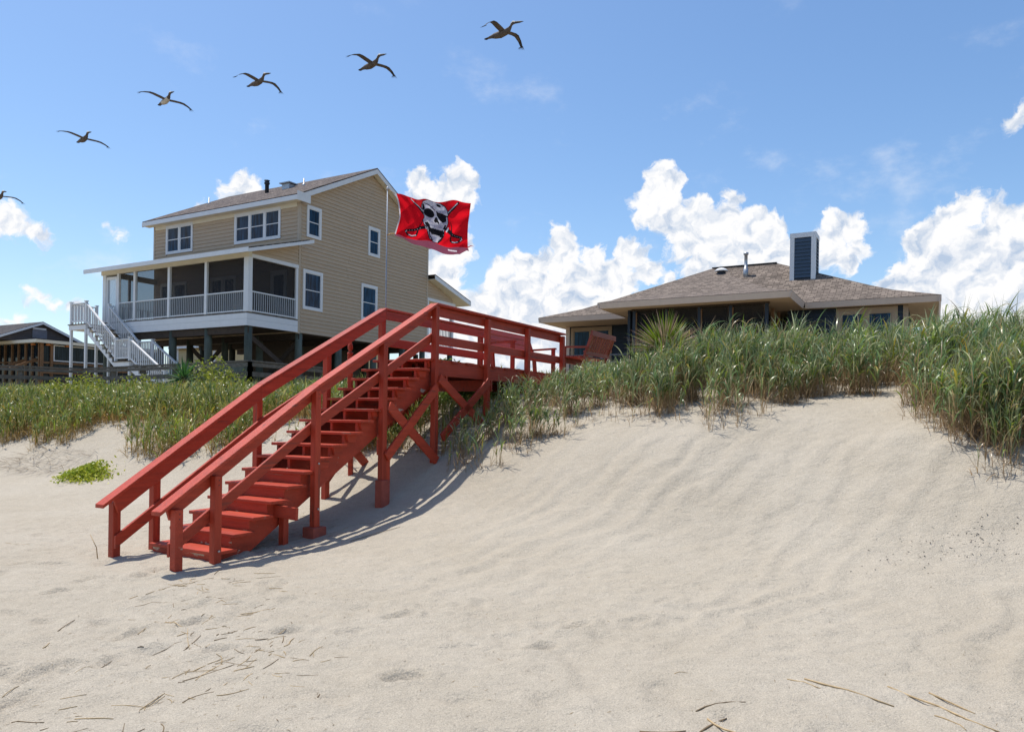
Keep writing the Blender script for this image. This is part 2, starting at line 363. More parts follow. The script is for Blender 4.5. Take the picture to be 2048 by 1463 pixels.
TP = np.array([-400, -12, -4, 0.9, 1.5, 2.2, 3.2, 3.8, 4.4, 5.2, 6.0, 7.0, 8.0, 9.5, 12, 30, 4000])
ZP = np.array([-12, -0.45, -0.06, 0.0, 0.03, 0.11, 0.32, 0.56, 0.88, 1.28, 1.62, 1.93, 2.14, 2.28, 2.34, 2.2, 2.0])
_tt = np.linspace(-20, 40, 3001); _zz = np.interp(_tt, TP, ZP)
_k = np.hanning(41); _k /= _k.sum(); _zz[20:-20] = np.convolve(_zz, _k, 'same')[20:-20]
_fr = np.random.default_rng(21); FOOT = []
for _a, _b, _n in (((-5.5, 4.2), (-3.6, 7.6), 9), ((-4.6, 3.8), (-0.2, 6.2), 11), ((-2.9, 3.9), (-2.2, 7.2), 8), ((-6.0, 6.8), (-4.6, 8.0), 5), ((-0.9, 4.6), (1.6, 6.4), 6)):
    for _i in range(_n):
        _f = (_i+0.5)/_n; _ang = math.atan2(_b[1]-_a[1], _b[0]-_a[0])+_fr.normal(0, 0.15); _sd = 0.11*(1 if _i % 2 else -1)
        FOOT.append((_a[0]+(_b[0]-_a[0])*_f-_sd*math.sin(_ang)+_fr.normal(0, 0.04), _a[1]+(_b[1]-_a[1])*_f+_sd*math.cos(_ang)+_fr.normal(0, 0.04), _ang, _fr.uniform(0.018, 0.042)))
def terrain(x, y):
    x = np.asarray(x, float); y = np.asarray(y, float)
    t, v = to_tv(x, y)
    away = np.clip((np.abs(v-0.5)-1.2)/3.0, 0, 1)
    tw = t+0.055*np.clip(-v, 0, 10)+away*0.9*fbm(v*0.33+9, t*0.2, 2)
    z = np.where((tw > -20) & (tw < 40), np.interp(tw, _tt, _zz), np.interp(tw, TP, ZP))
    lf = np.clip((v-2.2)/2.5, 0, 1)*np.clip((30-v)/6, 0, 1); z = np.where(z > 1.35, 1.35+(z-1.35)*(1-0.72*lf), z)
    up = np.clip((tw-2.5)/4, 0, 1)
    near = np.clip(1-np.hypot(x, y)/60, 0, 1)
    z = z+away*up*0.30*fbm(x*0.45, y*0.45, 3)*near
    z = z+near*(0.045*fbm(x*1.3, y*1.3, 4)+0.034*fbm(x*5.0+3, y*5.0, 4)+0.012*fbm(x*16, y*16, 2))
    # trampled sand and small pits low on the beach
    flat = np.clip((2.2-tw)/2, 0, 1)*near
    h = vnoise(x*4.2+31, y*4.2+11); z = z-flat*0.030*np.clip((h-0.68)/0.2, 0, 1)
    # wind ripples on the dune face
    face = np.clip((tw-0.0)/1.5, 0, 1)*np.clip((6.2-tw)/1.0, 0, 1)*np.clip((-v-1.0)/1.5, 0, 1)*near
    ph = (v*0.93+0.30*t)/0.34+2.4*fbm(x*0.9, y*0.9, 2)+1.0*fbm(x*3, y*3, 2)
    z = z+face*0.017*(0.5-np.abs(np.sin(np.pi*ph)))*(0.2+1.6*np.clip(vnoise(x*0.8+7, y*0.8)-0.2, 0, 1))
    z = z+face*0.0125*np.sin(2*np.pi*(ph*0.85+0.3))*np.clip((vnoise(x*0.55+1, y*0.55+6)-0.25)*2.5, 0, 1.3)
    ph2 = (v*0.80+0.60*t)/0.165+2.0*fbm(x*1.7+4, y*1.7, 2)+0.7*fbm(x*5, y*5, 2)
    z = z+np.clip(face+0.25*near, 0, 1)*0.0075*(0.5-np.abs(np.sin(np.pi*ph2)))*np.clip((vnoise(x*1.3+2, y*1.3+9)-0.3)*2.2, 0, 1)
    # old footprints, soft-edged with a raised rim
    for fx, fy, fa, fd in FOOT:
        lx = (x-fx)*math.cos(fa)+(y-fy)*math.sin(fa); ly = -(x-fx)*math.sin(fa)+(y-fy)*math.cos(fa); q = (lx/0.135)**2+(ly/0.062)**2
        if x.ndim == 0 and q > 9: continue
        z = z+fd*(-np.exp(-q*q*0.8)+0.55*np.exp(-(np.sqrt(q)-1.45)**2*5.0))
    # clods of disturbed sand
    cl = np.clip((2.5-tw)/1.5, 0, 1)*near*np.clip((vnoise(x*0.8+40, y*0.8+3)-0.35)*3, 0, 1)
    z = z+cl*0.10*np.abs(fbm(x*6+5, y*6, 3))-np.clip((2.5-tw)/1.5, 0, 1)*near*0.045*np.clip(vnoise(x*8, y*8+13)-0.70, 0, 1)
    # hummocks held by the grass at the top of the slope
    z = z+0.16*np.exp(-(((t-5.0)/0.55)**2+((v+7.1)/1.0)**2))
    return z
def gz(x, y): return float(terrain(x, y))

def build_sand():
    def axis(lo, hi, step, far, g):
        a = list(np.arange(lo, hi+1e-6, step)); s = step; x = a[-1]
        while x < far: s *= g; x += s; a.append(x)
        s = step; x = lo; b = []
        while x > -far: s *= g; x -= s; b.append(x)
        return np.array(b[::-1]+a)
    xs = axis(-6.5, 7.5, 0.035, 2500, 1.06); ys = axis(3.0, 12.5, 0.035, 2500, 1.06)
    X, Y = np.meshgrid(xs, ys); Z = terrain(X, Y)
    n, m_ = X.shape; V = np.stack([X, Y, Z], -1).reshape(-1, 3)
    i = np.arange(n*m_).reshape(n, m_); F = np.stack([i[:-1, :-1], i[:-1, 1:], i[1:, 1:], i[1:, :-1]], -1).reshape(-1, 4)
    t_, v_ = to_tv(X, Y); sc = np.clip((t_-11+2*fbm(X*0.3, Y*0.3, 3))/3, 0, 1).reshape(-1, 1); o = np_mesh('sand_dune', V, F, SAND, np.repeat(sc, 3, 1)); tag(o, 'pale beach sand rising into a rippled dune', 'sand', kind='structure')
build_sand()

def build_ocean():
    m = bpy.data.materials.new('sea_water'); m.use_nodes = True; nt = m.node_tree; b = nt.nodes['Principled BSDF']
    b.inputs['Base Color'].default_value = (0.03, 0.075, 0.10, 1); b.inputs['Roughness'].default_value = 0.15
    n = nt.nodes.new('ShaderNodeTexNoise'); n.inputs['Scale'].default_value = 0.6; n.inputs['Detail'].default_value = 5
    tc = nt.nodes.new('ShaderNodeTexCoord'); nt.links.new(tc.outputs['Object'], n.inputs[0])
    bp = nt.nodes.new('ShaderNodeBump'); bp.inputs['Distance'].default_value = 0.4; nt.links.new(n.outputs[0], bp.inputs['Height']); nt.links.new(bp.outputs[0], b.inputs['Normal'])
    V = [(*to_xy(-22, -2500), -1.1), (*to_xy(-22, 2500), -1.1), (*to_xy(-2500, 2500), -1.1), (*to_xy(-2500, -2500), -1.1)]
    tag(MB().add(V, [(0, 1, 2, 3)]).build('ocean', m), 'sea beyond the beach', 'sea', kind='structure')
build_ocean()

# ------------------------------------------------------------------ siding, windows, railings shared by the houses
def side_map(off):  return lambda a, d, z: (a, off-d, z)      # wall facing local -y
def front_map(off): return lambda a, d, z: (off-d, a, z)      # wall facing local -x
def siding(parent, P, flip, a0, a1, z0, z1, m, step=0.172, holes=(), lim=None, name='siding_board'):
    z = z0
    while z < z1-0.03:
        zt = min(z+step, z1)
        segs = [(a0, a1, a0, a1)]
        if lim:
            l0, r0 = lim(z); l1, r1 = lim(zt)
            l0, r0, l1, r1 = max(l0, a0), min(r0, a1), max(l1, a0), min(r1, a1)
            if r0-l0 < 0.05: break
            if r1 < l1: l1 = r1 = (l1+r1)/2
            segs = [(l0, r0, l1, r1)]
        zc = (z+zt)/2
        for h0, h1, hz0, hz1 in holes:
            if hz0 < zc < hz1:
                ns = []
                for b0, b1, t0, t1 in segs:
                    if h1 <= b0 or h0 >= b1: ns.append((b0, b1, t0, t1)); continue
                    if h0-b0 > 0.02: ns.append((b0, h0, t0, h0))
                    if b1-h1 > 0.02: ns.append((h1, b1, h1, t1))
                segs = ns
        cut = []
        for b0, b1, t0, t1 in segs:
            if b1-b0 > 5.0:
                c = b0+(b1-b0)*random.uniform(0.3, 0.7); cut += [(b0, c-0.004, t0, c-0.004), (c+0.004, b1, c+0.004, t1)]
            else: cut.append((b0, b1, t0, t1))
        for b0, b1, t0, t1 in cut:
            vs = [P(b0, 0.001, z), P(b1, 0.001, z), P(b1, 0.036, z), P(b0, 0.036, z), P(t0, 0.001, zt), P(t1, 0.001, zt), P(t1, 0.006, zt), P(t0, 0.006, zt)]
            MB().add(vs, [(0,1,2,3),(7,6,5,4),(3,2,6,7),(0,4,5,1),(1,5,6,2),(0,3,7,4)]).build(name, m, parent)
        z = zt
def pbox(P, a0, a1, d0, d1, z0, z1):
    mb = MB(); vs = [P(a, d, z) for z in (z0, z1) for a, d in ((a0, d0), (a1, d0), (a1, d1), (a0, d1))]
    return mb.add(vs, [(0,3,2,1),(4,5,6,7),(0,1,5,4),(1,2,6,5),(2,3,7,6),(3,0,4,7)])
def window(parent, P, a0, a1, z0, z1, n=1, trim=0.115, mull=0.13, m=None, g=None, split=True, d=0.05, name='window', base=0.0):
    m = m or WHITE; g = g or GLASS
    mb = MB()
    for bx in ((a0, a0+trim, z0, z1), (a1-trim, a1, z0, z1), (a0+trim, a1-trim, z1-trim*1.15, z1), (a0+trim, a1-trim, z0, z0+trim)):
        mb.v, mb.f = mb.v, mb.f; q = pbox(P, bx[0], bx[1], base+0.002, base+d, bx[2], bx[3]); mb.add(q.v, q.f)
    ia0, ia1 = a0+trim, a1-trim; iz0, iz1 = z0+trim, z1-trim*1.15
    w = (ia1-ia0-(n-1)*mull)/n
    for k in range(n-1):
        q = pbox(P, ia0+(k+1)*w+k*mull, ia0+(k+1)*(w+mull), base+0.002, base+d-0.006, iz0, iz1); mb.add(q.v, q.f)
    win = mb.build(name, m, parent)
    for k in range(n):
        b0 = ia0+k*(w+mull); b1 = b0+w
        sm = MB(); s = 0.035
        for bx in ((b0, b0+s, iz0, iz1), (b1-s, b1, iz0, iz1), (b0+s, b1-s, iz1-s, iz1), (b0+s, b1-s, iz0, iz0+s)):
            q = pbox(P, bx[0], bx[1], base+0.001, base+d-0.02, bx[2], bx[3]); sm.add(q.v, q.f)
        zm = (iz0+iz1)/2
        if split: q = pbox(P, b0+s, b1-s, base+0.001, base+d-0.022, zm-0.02, zm+0.02); sm.add(q.v, q.f)
        sm.build('sash', m, win)
        if split:
            pbox(P, b0+s, b1-s, base+0.004, base+0.016, zm+0.02, iz1-s).build('pane', g, win)
            pbox(P, b0+s, b1-s, base+0.004, base+0.012, iz0+s, zm-0.02).build('pane', g, win)
        else:
            pbox(P, b0+s, b1-s, base+0.004, base+0.014, iz0+s, iz1-s).build('pane', g, win)
    return win

def quad_roof(name, polys, m, parent, thick=0.06):
    """polys: list of (eave point a, eave point b, top points...) ; uv runs along the eave and up the slope"""
    me_v = []; me_f = []; uvs = []
    for q in polys:
        q = [Vector(p) for p in q]; e = (q[1]-q[0]); e.z = 0; e.normalize(); o = len(me_v)
        nrm = (q[1]-q[0]).cross(q[2]-q[0]).normalized(); up = nrm.cross(e).normalized()
        if up.z < 0: up = -up
        me_v += q; me_f.append(tuple(range(o, o+len(q)))); uvs += [((p).dot(e), (p).dot(up)) for p in q]
    me = bpy.data.meshes.new(name); me.from_pydata(me_v, [], me_f); me.update()
    uvl = me.uv_layers.new(name='UVMap')
    for i, uv in enumerate(uvs): uvl.data[i].uv = uv
    me.materials.append(m); o = bpy.data.objects.new(name, me); COL.objects.link(o); o.parent = parent
    if thick:
        md = o.modifiers.new('solid', 'SOLIDIFY'); md.thickness = thick; md.offset = -1 if True else 0
    return o

# ------------------------------------------------------------------ tan two-storey house
def tan_house():
    R = empty('tan_house', (-9.5245, 33.0, 0.0), ANG, 'tan two-storey house on piles with white trim and a screened porch', 'house')
    L, W = 9.6, 10.1; ZB, ZE = 5.15, 10.93; SL = 0.505; RU = 4.8; ZR = 13.72
    wall = MB().box(0, L, 0, W, ZB, ZE)
    wall.poly([(0.02, 0.001, ZE-0.002), (L-0.02, 0.001, ZE-0.002), (L-0.02, 0.001, ZE+0.15), (RU, 0.001, ZE+0.15+RU*SL), (0.02, 0.001, ZE+0.15)], (0, W-0.002, 0))
    wall = wall.build('wall', TAN, R)
    S = side_map(0.0); F = front_map(0.0)
    sw = [(0.41, 1.31, 9.47, 10.90), (4.57, 5.45, 9.45, 10.90), (0.23, 1.45, 6.22, 8.01), (4.11, 5.31, 6.21, 8.0)]
    lim = lambda z: (0.0, L) if z < ZE+0.15 else ((z-ZE-0.15)/SL+0.02, L-(z-ZE-0.15)/SL-0.02)
    siding(wall, S, False, 0.12, L-0.1, ZB, ZE+0.15+RU*SL, TAN, holes=sw, lim=lambda z: (max(lim(z)[0], 0), lim(z)[1]))
    fw = [(1.12, 4.13, 9.42, 10.85), (7.1, 9.13, 9.41, 10.85), (7.5, 9.5, 5.74, 7.98), (4.0, 5.77, 5.74, 8.0), (0.69, 1.69, 5.74, 7.98)]
    siding(wall, F, False, 0.12, W-0.1, 5.74, 10.72, TAN, holes=fw)
    for a0, a1, z0, z1 in sw: window(R, S, a0, a1, z0, z1, 1, base=0.012)
    window(R, F, *fw[0], n=3, base=0.012); window(R, F, *fw[1], n=2, base=0.012)
    for a0, a1, z0, z1 in fw[2:4]: window(R, F, a0, a1, z0+0.05, z1, 2, split=False, g=GLASSD, name='porch_door', mull=0.2, base=0.012)
    window(R, F, *fw[4], n=1, split=False, g=GLASSD, name='porch_door', trim=0.16, base=0.012)
    for (x0, x1, y0, y1) in ((-0.034, 0.10, -0.034, 0.0), (-0.034, 0.0, 0.0, 0.10), (L-0.1, L+0.03, -0.034, 0.0)):
        boxo('corner_board', TANC, R, x0, x1, y0, y1, ZB-0.05, ZE-0.02)
    boxo('corner_board', TANC, R, -0.034, 0.0, W-0.1, W+0.03, 8.9, ZE-0.02)
    boxo('frieze_board', CREAM, R, -0.045, 0.0, 0.12, W-0.12, 10.72, 10.92)
    # roof
    ov = 0.45; ez = ZE+0.20; y0, y1 = -0.36, W+0.36
    zt = lambda u: ez+SL*(u+ov) if u <= RU else ez+SL*(2*RU+ov-u)
    roof = quad_roof('roof', [[(-ov, y1, ez), (-ov, y0, ez), (RU, y0, zt(RU)), (RU, y1, zt(RU))],
                              [(2*RU+ov, y0, ez), (2*RU+ov, y1, ez), (RU, y1, zt(RU)), (RU, y0, zt(RU))]], SHING, R, 0.05)
    boxo('fascia', WHITE, R, -ov-0.02, -ov+0.03, y0, y1, ez-0.25, ez-0.045)
    boxo('soffit', CREAM, R, -ov+0.03, -0.05, y0+0.03, y1, ez-0.23, ez-0.2)
    boxo('fascia', WHITE, R, 2*RU+ov-0.03, 2*RU+ov+0.02, y0, y1, ez-0.25, ez-0.045)
    boxo('soffit', CREAM, R, L+0.03, 2*RU+ov-0.03, y0+0.03, y1, ez-0.23, ez-0.2)
    for s in (1, -1):                                        # rake boards and gable soffits
        ua, ub = (-ov, RU) if s == 1 else (2*RU+ov, RU)
        for yy in (y0, y1-0.03):
            MB().poly([(ua, yy, zt(ua)-0.06), (ub, yy, zt(ub)-0.06), (ub, yy, zt(ub)-0.29), (ua, yy, zt(ua)-0.29)], (0, 0.03, 0)).build('rake_board', WHITE, R)
        MB().poly([(ua, y0+0.03, zt(ua)-0.22), (ub, y0+0.03, zt(ub)-0.22), (ub, y0+0.03, zt(ub)-0.25), (ua, y0+0.03, zt(ua)-0.25)], (0, 0.33, 0)).build('gable_soffit', CREAM, R)
    # eave returns at the corner
    boxo('eave_return', WHITE, R, -ov-0.02, 0.30, y0-0.004, y0+0.028, ez-0.27, ez+0.12)
    # vents on the roof
    rz = lambda u: zt(u)
    MB().tube([(2.6, 4.94, rz(2.6)-0.1), (2.6, 4.94, rz(2.6)+0.42), (2.6, 4.94, rz(2.6)+0.44), (2.6, 4.94, rz(2.6)+0.52), (2.6, 4.94, rz(2.6)+0.54), (2.6, 4.94, rz(2.6)+0.62)], [0.10, 0.10, 0.14, 0.14, 0.09, 0.15], 10).build('flue_pipe', BLACKM, roof, True)
    for u, v in ((2.9, 2.7), (2.6, 9.3)):
        MB().tube([(u, v, rz(u)-0.05), (u, v, rz(u)+0.06), (u, v, rz(u)+0.07), (u, v, rz(u)+0.34)], [0.11, 0.07, 0.04, 0.04], 8).build('vent_pipe', METAL, roof, True)
    v = MB().box(2.8, 3.2, 3.6, 4.1, rz(3.0)-0.1, rz(3.0)+0.16); v.box(2.7, 3.3, 3.5, 4.2, rz(3.0)+0.18, rz(3.0)+0.23); v.build('box_vent', METAL, roof)
    # ---- front porch
    PU, PW = -2.8, 9.95; FZ = 5.72
    boxo('porch_floor', GREYW, R, PU-0.02, -0.002, -0.0, PW, FZ-0.06, FZ)
    for z0, z1 in ((5.15, 5.42), (5.425, 5.655)):
        boxo('porch_fascia', WHITE, R, PU-0.05, PU-0.01, -0.03, PW, z0, z1)
        boxo('porch_fascia', WHITE, R, PU-0.01, -0.036, -0.03, 0.0, z0, z1)
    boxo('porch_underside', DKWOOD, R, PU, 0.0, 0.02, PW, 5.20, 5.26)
    pv = [0.08, 2.57, 5.02, 7.46, 8.70, 9.75]
    HB = 7.96
    for i, v_ in enumerate(pv):
        w = 0.14 if i in (0,) else (0.12 if i == 5 else 0.075)
        boxo('porch_post', WHITE, R, PU-0.02, PU+(0.2 if i in (0, 5) else 0.1), v_-w, v_+w, FZ, HB, bevel=0.008)
    boxo('porch_post', WHITE, R, -0.16, -0.035, -0.025, 0.06, FZ, HB)
    boxo('porch_beam', CREAM, R, PU-0.03, PU+0.16, -0.06, PW+0.03, HB, HB+0.26)
    boxo('porch_beam', WHITE, R, PU+0.16, -0.036, -0.05, 0.08, HB, HB+0.15)
    # gable infill over the side bay (siding continues the house wall)
    zp = lambda u: 8.14+(u+3.3)*0.30
    inf = MB().poly([(PU, 0.0, HB+0.15), (0, 0.0, HB+0.15), (0, 0.0, zp(0)-0.1), (PU, 0.0, zp(PU)-0.1)], (0, 0.05, 0)).build('porch_gable', TAN, R)
    siding(inf, S, False, PU, -0.04, HB+0.155, zp(0)-0.12, TAN, lim=lambda z: ((z+0.1-8.14)/0.30-3.3+0.05, -0.04))
    bal = None
    def panel(P, a0, a1, zb, zt_, n, par):
        nonlocal bal
        pbox(P, a0, a1, 0.0, 0.06, zt_-0.05, zt_).build('porch_rail', WHITE, par); pbox(P, a0, a1, 0.0, 0.05, zb, zb+0.05).build('porch_rail', WHITE, par)
        for k in range(n):
            c = a0+(k+0.5)*(a1-a0)/n
            pbox(P, c-0.019, c+0.019, 0.008, 0.045, zb+0.05, zt_-0.05).build('baluster', GREYB, par)
    Fp = front_map(PU+0.06); Sp = side_map(0.05)
    for i in range(4):
        a0, a1 = pv[i]+(0.14 if i == 0 else 0.075), pv[i+1]-0.075
        panel(Fp, a0, a1, FZ+0.03, 6.60, int((a1-a0)/0.115), R)
        pbox(Fp, a0, a1, -0.03, -0.02, FZ+0.05, HB).build('screen', SCREEN, R)
    panel(Sp, PU+0.2, -0.16, FZ+0.03, 6.60, 21, R)
    pbox(Sp, PU+0.2, -0.16, -0.03, -0.02, FZ+0.05, HB).build('screen', SCREEN, R)
    # left end of the porch: posts and rail against the sky
    Lp = side_map(PW-0.02)
    panel(Lp, PU+0.2, -0.05, FZ+0.03, 6.60, 21, R)
    boxo('porch_post', WHITE, R, -1.5, -1.4, PW-0.1, PW, FZ, HB)
    boxo('porch_beam', CREAM, R, PU+0.16, -0.036, PW-0.12, PW+0.02, HB, HB+0.26)
    # screen door at the left
    dd = MB()
    for bx in ((8.80, 8.90, FZ, 7.85), (9.52, 9.62, FZ, 7.85), (8.90, 9.52, 7.72, 7.85), (8.90, 9.52, FZ, FZ+0.2)):
        q = pbox(Fp, bx[0], bx[1], 0.0, 0.05, bx[2], bx[3]); dd.add(q.v, q.f)
    dd = dd.build('screen_door', WHITE, R); pbox(Fp, 8.90, 9.52, 0.01, 0.02, FZ+0.2, 7.72).build('pane', screen_mat('pale_door_screen', (0.55, 0.60, 0.66), 0.5), dd)
    # porch roof
    pe = -3.32; pz = 8.14; w0, w1 = -0.62, PW+0.62
    quad_roof('porch_roof', [[(pe, w1, zp(pe)+0.06), (pe, w0, zp(pe)+0.06), (0.02, w0, zp(0.02)+0.06), (0.02, w1, zp(0.02)+0.06)]], SHING, R, 0.05)
    boxo('fascia', WHITE, R, pe-0.02, pe+0.03, w0, w1, pz-0.13, pz+0.055)
    MB().poly([(pe+0.03, w0, zp(pe)-0.13), (0.3, w0, zp(0.3)-0.13), (0.3, w0, zp(0.3)+0.02), (pe+0.03, w0, zp(pe)+0.02)], (0, 0.03, 0)).build('rake_board', WHITE, R)
    MB().poly([(pe+0.03, w0+0.03, zp(pe)-0.10), (-0.02, w0+0.03, zp(0)-0.10), (-0.02, w0+0.03, zp(0)-0.06), (pe+0.03, w0+0.03, zp(pe)-0.06)], (0, w1-w0-0.05, 0)).build('porch_ceiling', CREAM, R)
    # ---- rear porch
    RL = 12.25
    boxo('porch_floor', GREYW, R, L, RL, 0.05, W, 5.36, 5.44); boxo('porch_fascia', WHITE, R, L, RL+0.04, -0.02, 0.05, 5.18, 5.45)
    MB().poly([(L, 0.0, 8.02), (RL-0.15, 0.0, 8.02), (RL-0.15, 0.0, 8.28), (L, 0.0, 9.08)], (0, 0.05, 0)).build('porch_gable', TAN, R)
    siding(R, S, False, L+0.03, RL-0.15, 8.10, 9.05, TAN, lim=lambda z: (L+0.03, min(RL-0.15, RL-0.2-(z-8.28)*3.2)))
    boxo('porch_beam', WHITE, R, L, RL+0.1, -0.045, 0.08, 7.93, 8.09)
    for u in (L+0.1, RL-0.1): boxo('porch_post', WHITE, R, u-0.09, u+0.09, 0.0, 0.18, 5.45, 7.93)
    panel(side_map(0.1), L+0.2, RL-0.2, 5.50, 6.62, 15, R)
    quad_roof('porch_roof', [[(13.3, -0.5, 8.36), (13.3, W+0.4, 8.36), (L+0.05, W+0.4, 9.34), (L+0.05, -0.5, 9.34)]], SHING, R, 0.05)
    MB().poly([(13.3, -0.5, 8.31), (L+0.05, -0.5, 9.29), (L+0.05, -0.5, 9.07), (13.3, -0.5, 8.10)], (0, 0.03, 0)).build('rake_board', WHITE, R)
    boxo('fascia', WHITE, R, 13.28, 13.32, -0.5, W+0.4, 8.09, 8.29)
    MB().poly([(13.27, -0.47, 8.12), (L+0.05, -0.47, 9.10), (L+0.05, -0.47, 9.06), (13.27, -0.47, 8.08)], (0, W, 0)).build('porch_ceiling', CREAM, R)
    # ---- piles, girders and braces under the floor
    for u in (-2.6, 0.2, 2.75, 5.29, 7.6, 9.4, 12.1):
        for v_ in (0.15, 2.61, 4.96, 7.5, 9.8):
            x = R.location.x+u*UX+v_*VX; y = R.location.y+u*UY+v_*VY
            if u > 5 and v_ > 5: continue
            MB().tube([(u, v_, gz(x, y)-0.4), (u, v_, 3.8), (u, v_, 5.2)], [0.17, 0.165, 0.155], 12).build('pile', PILE, R, True)
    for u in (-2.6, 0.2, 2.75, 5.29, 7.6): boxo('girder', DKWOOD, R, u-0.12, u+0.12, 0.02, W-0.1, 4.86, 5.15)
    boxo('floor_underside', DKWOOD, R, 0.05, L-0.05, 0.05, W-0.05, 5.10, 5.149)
    for p0, p1 in (((0.2, 4.96, 2.9), (0.2, 7.5, 4.8)), ((0.2, 7.5, 2.9), (0.2, 4.96, 4.8)), ((-2.6, 7.5, 4.8), (-2.6, 9.8, 2.9)), ((-2.6, 0.3, 4.9), (0.2, 0.3, 3.2)), ((0.2, 2.61, 2.9), (0.2, 0.15, 4.8))):
        beamo('brace', DKWOOD, R, p0, p1, 0.06, 0.2)
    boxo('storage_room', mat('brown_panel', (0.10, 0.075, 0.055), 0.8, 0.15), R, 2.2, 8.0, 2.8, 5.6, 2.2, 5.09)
    boxo('deck_skirt', PILE, R, -2.62, -2.58, 0.3, 3.4, 3.1, 3.65); boxo('deck_skirt', PILE, R, -2.62, -2.58, -0.0, 0.0+3.2, 2.2, 3.05)
    return R
GREYB = mat('grey_baluster_paint', (0.36, 0.38, 0.40), 0.6, 0.05, 4)
TAN_ROOT = tan_house()

# ------------------------------------------------------------------ white outside staircase
def white_stairs():
    R = empty('white_staircase', (-9.5245, 33.0, 0.0), ANG, 'white balustered wooden staircase climbing to the tan house porch', 'staircase')
    UN, UF = -4.1, -3.02; Z1 = 5.50; Z2 = 3.74; Z3 = 2.3
    boxo('landing', WHITE, R, UN-0.06, UF+0.12, 8.98, 10.25, Z1-0.26, Z1-0.045); boxo('landing_board', GREYW, R, UN-0.1, UF+0.14, 8.96, 10.29, Z1-0.043, Z1)
    boxo('landing', WHITE, R, UN-0.06, UF+0.06, 5.72, 6.80, Z2-0.24, Z2-0.045); boxo('landing_board', GREYW, R, UN-0.1, UF+0.08, 5.70, 6.82, Z2-0.043, Z2)
    def xy(u, v): return (R.location.x+u*UX+v*VX, R.location.y+u*UY+v*VY)
    posts = [(UN, 10.15, Z1), (UN, 9.0, Z1), (UF, 9.0, Z1), (UN, 6.76, Z2), (UF, 6.76, Z2), (UN, 5.76, Z2), (UF, 5.76, Z2), (UN, 3.4, Z3), (UF, 3.4, Z3), (UF+0.1, 10.15, Z1)]
    for u, v, z in posts:
        b = gz(*xy(u, v))-0.2
        mb = MB().box(u-0.05, u+0.05, v-0.05, v+0.05, b, z+1.0); mb.box(u-0.07, u+0.07, v-0.07, v+0.07, z+1.0, z+1.04); mb.build('newel_post', WHITE, R)
    def rail(u, a, b, n, flat=False):
        (va, za), (vb, zb) = a, b
        beamo('handrail', WHITE, R, (u, va, za+0.93), (u, vb, zb+0.93), 0.11, 0.045)
        beamo('bottom_rail', WHITE, R, (u, va, za+0.13), (u, vb, zb+0.13), 0.05, 0.06)
        for k in range(n):
            f = (k+0.5)/n; v = va+(vb-va)*f; z = za+(zb-za)*f
            boxo('baluster', WHITE, R, u-0.018, u+0.018, v-0.018, v+0.018, z+0.13, z+0.92)
    for u in (UN, UF):
        rail(u, (9.0, Z1), (6.76, Z2), 17); rail(u, (6.76, Z2), (5.76, Z2), 9); rail(u, (5.76, Z2), (3.4, Z3), 17)
    rail(UN, (10.15, Z1), (9.0, Z1), 10)
    for v in (10.15,):                                        # left end of the top landing
        beamo('handrail', WHITE, R, (UN, v, Z1+0.93), (UF+0.1, v, Z1+0.93), 0.09, 0.045)
        for k in range(9): 
            u = UN+(k+0.5)*(UF+0.1-UN)/9; boxo('baluster', WHITE, R, u-0.018, u+0.018, v-0.018, v+0.018, Z1, Z1+0.92)
    for (va, za), (vb, zb), n in (((9.0, Z1), (6.80, Z2), 9), ((5.74, Z2), (3.4, Z3), 8)):
        for u in (UN+0.0, UF):
            prof = []; dv = (vb-va)/n; dz = (zb-za)/n
            for k in range(n):
                prof += [(u, va+k*dv, za+(k+1)*dz-0.045), (u, va+(k+1)*dv, za+(k+1)*dz-0.045)]
            prof += [(u, vb, zb-0.30), (u, va, za-0.42)]
            MB().poly(prof, (0.045, 0, 0)).build('stringer', WHITE, R)
        for k in range(1, n):
            boxo('tread', GREYW, R, UN-0.04, UF+0.09, va+k*dv-0.02+dv, va+k*dv+0.03, za+k*dz-0.042, za+k*dz)
    for u, v in ((UN, 10.15), (UN, 9.0)): pass
    return R
white_stairs()

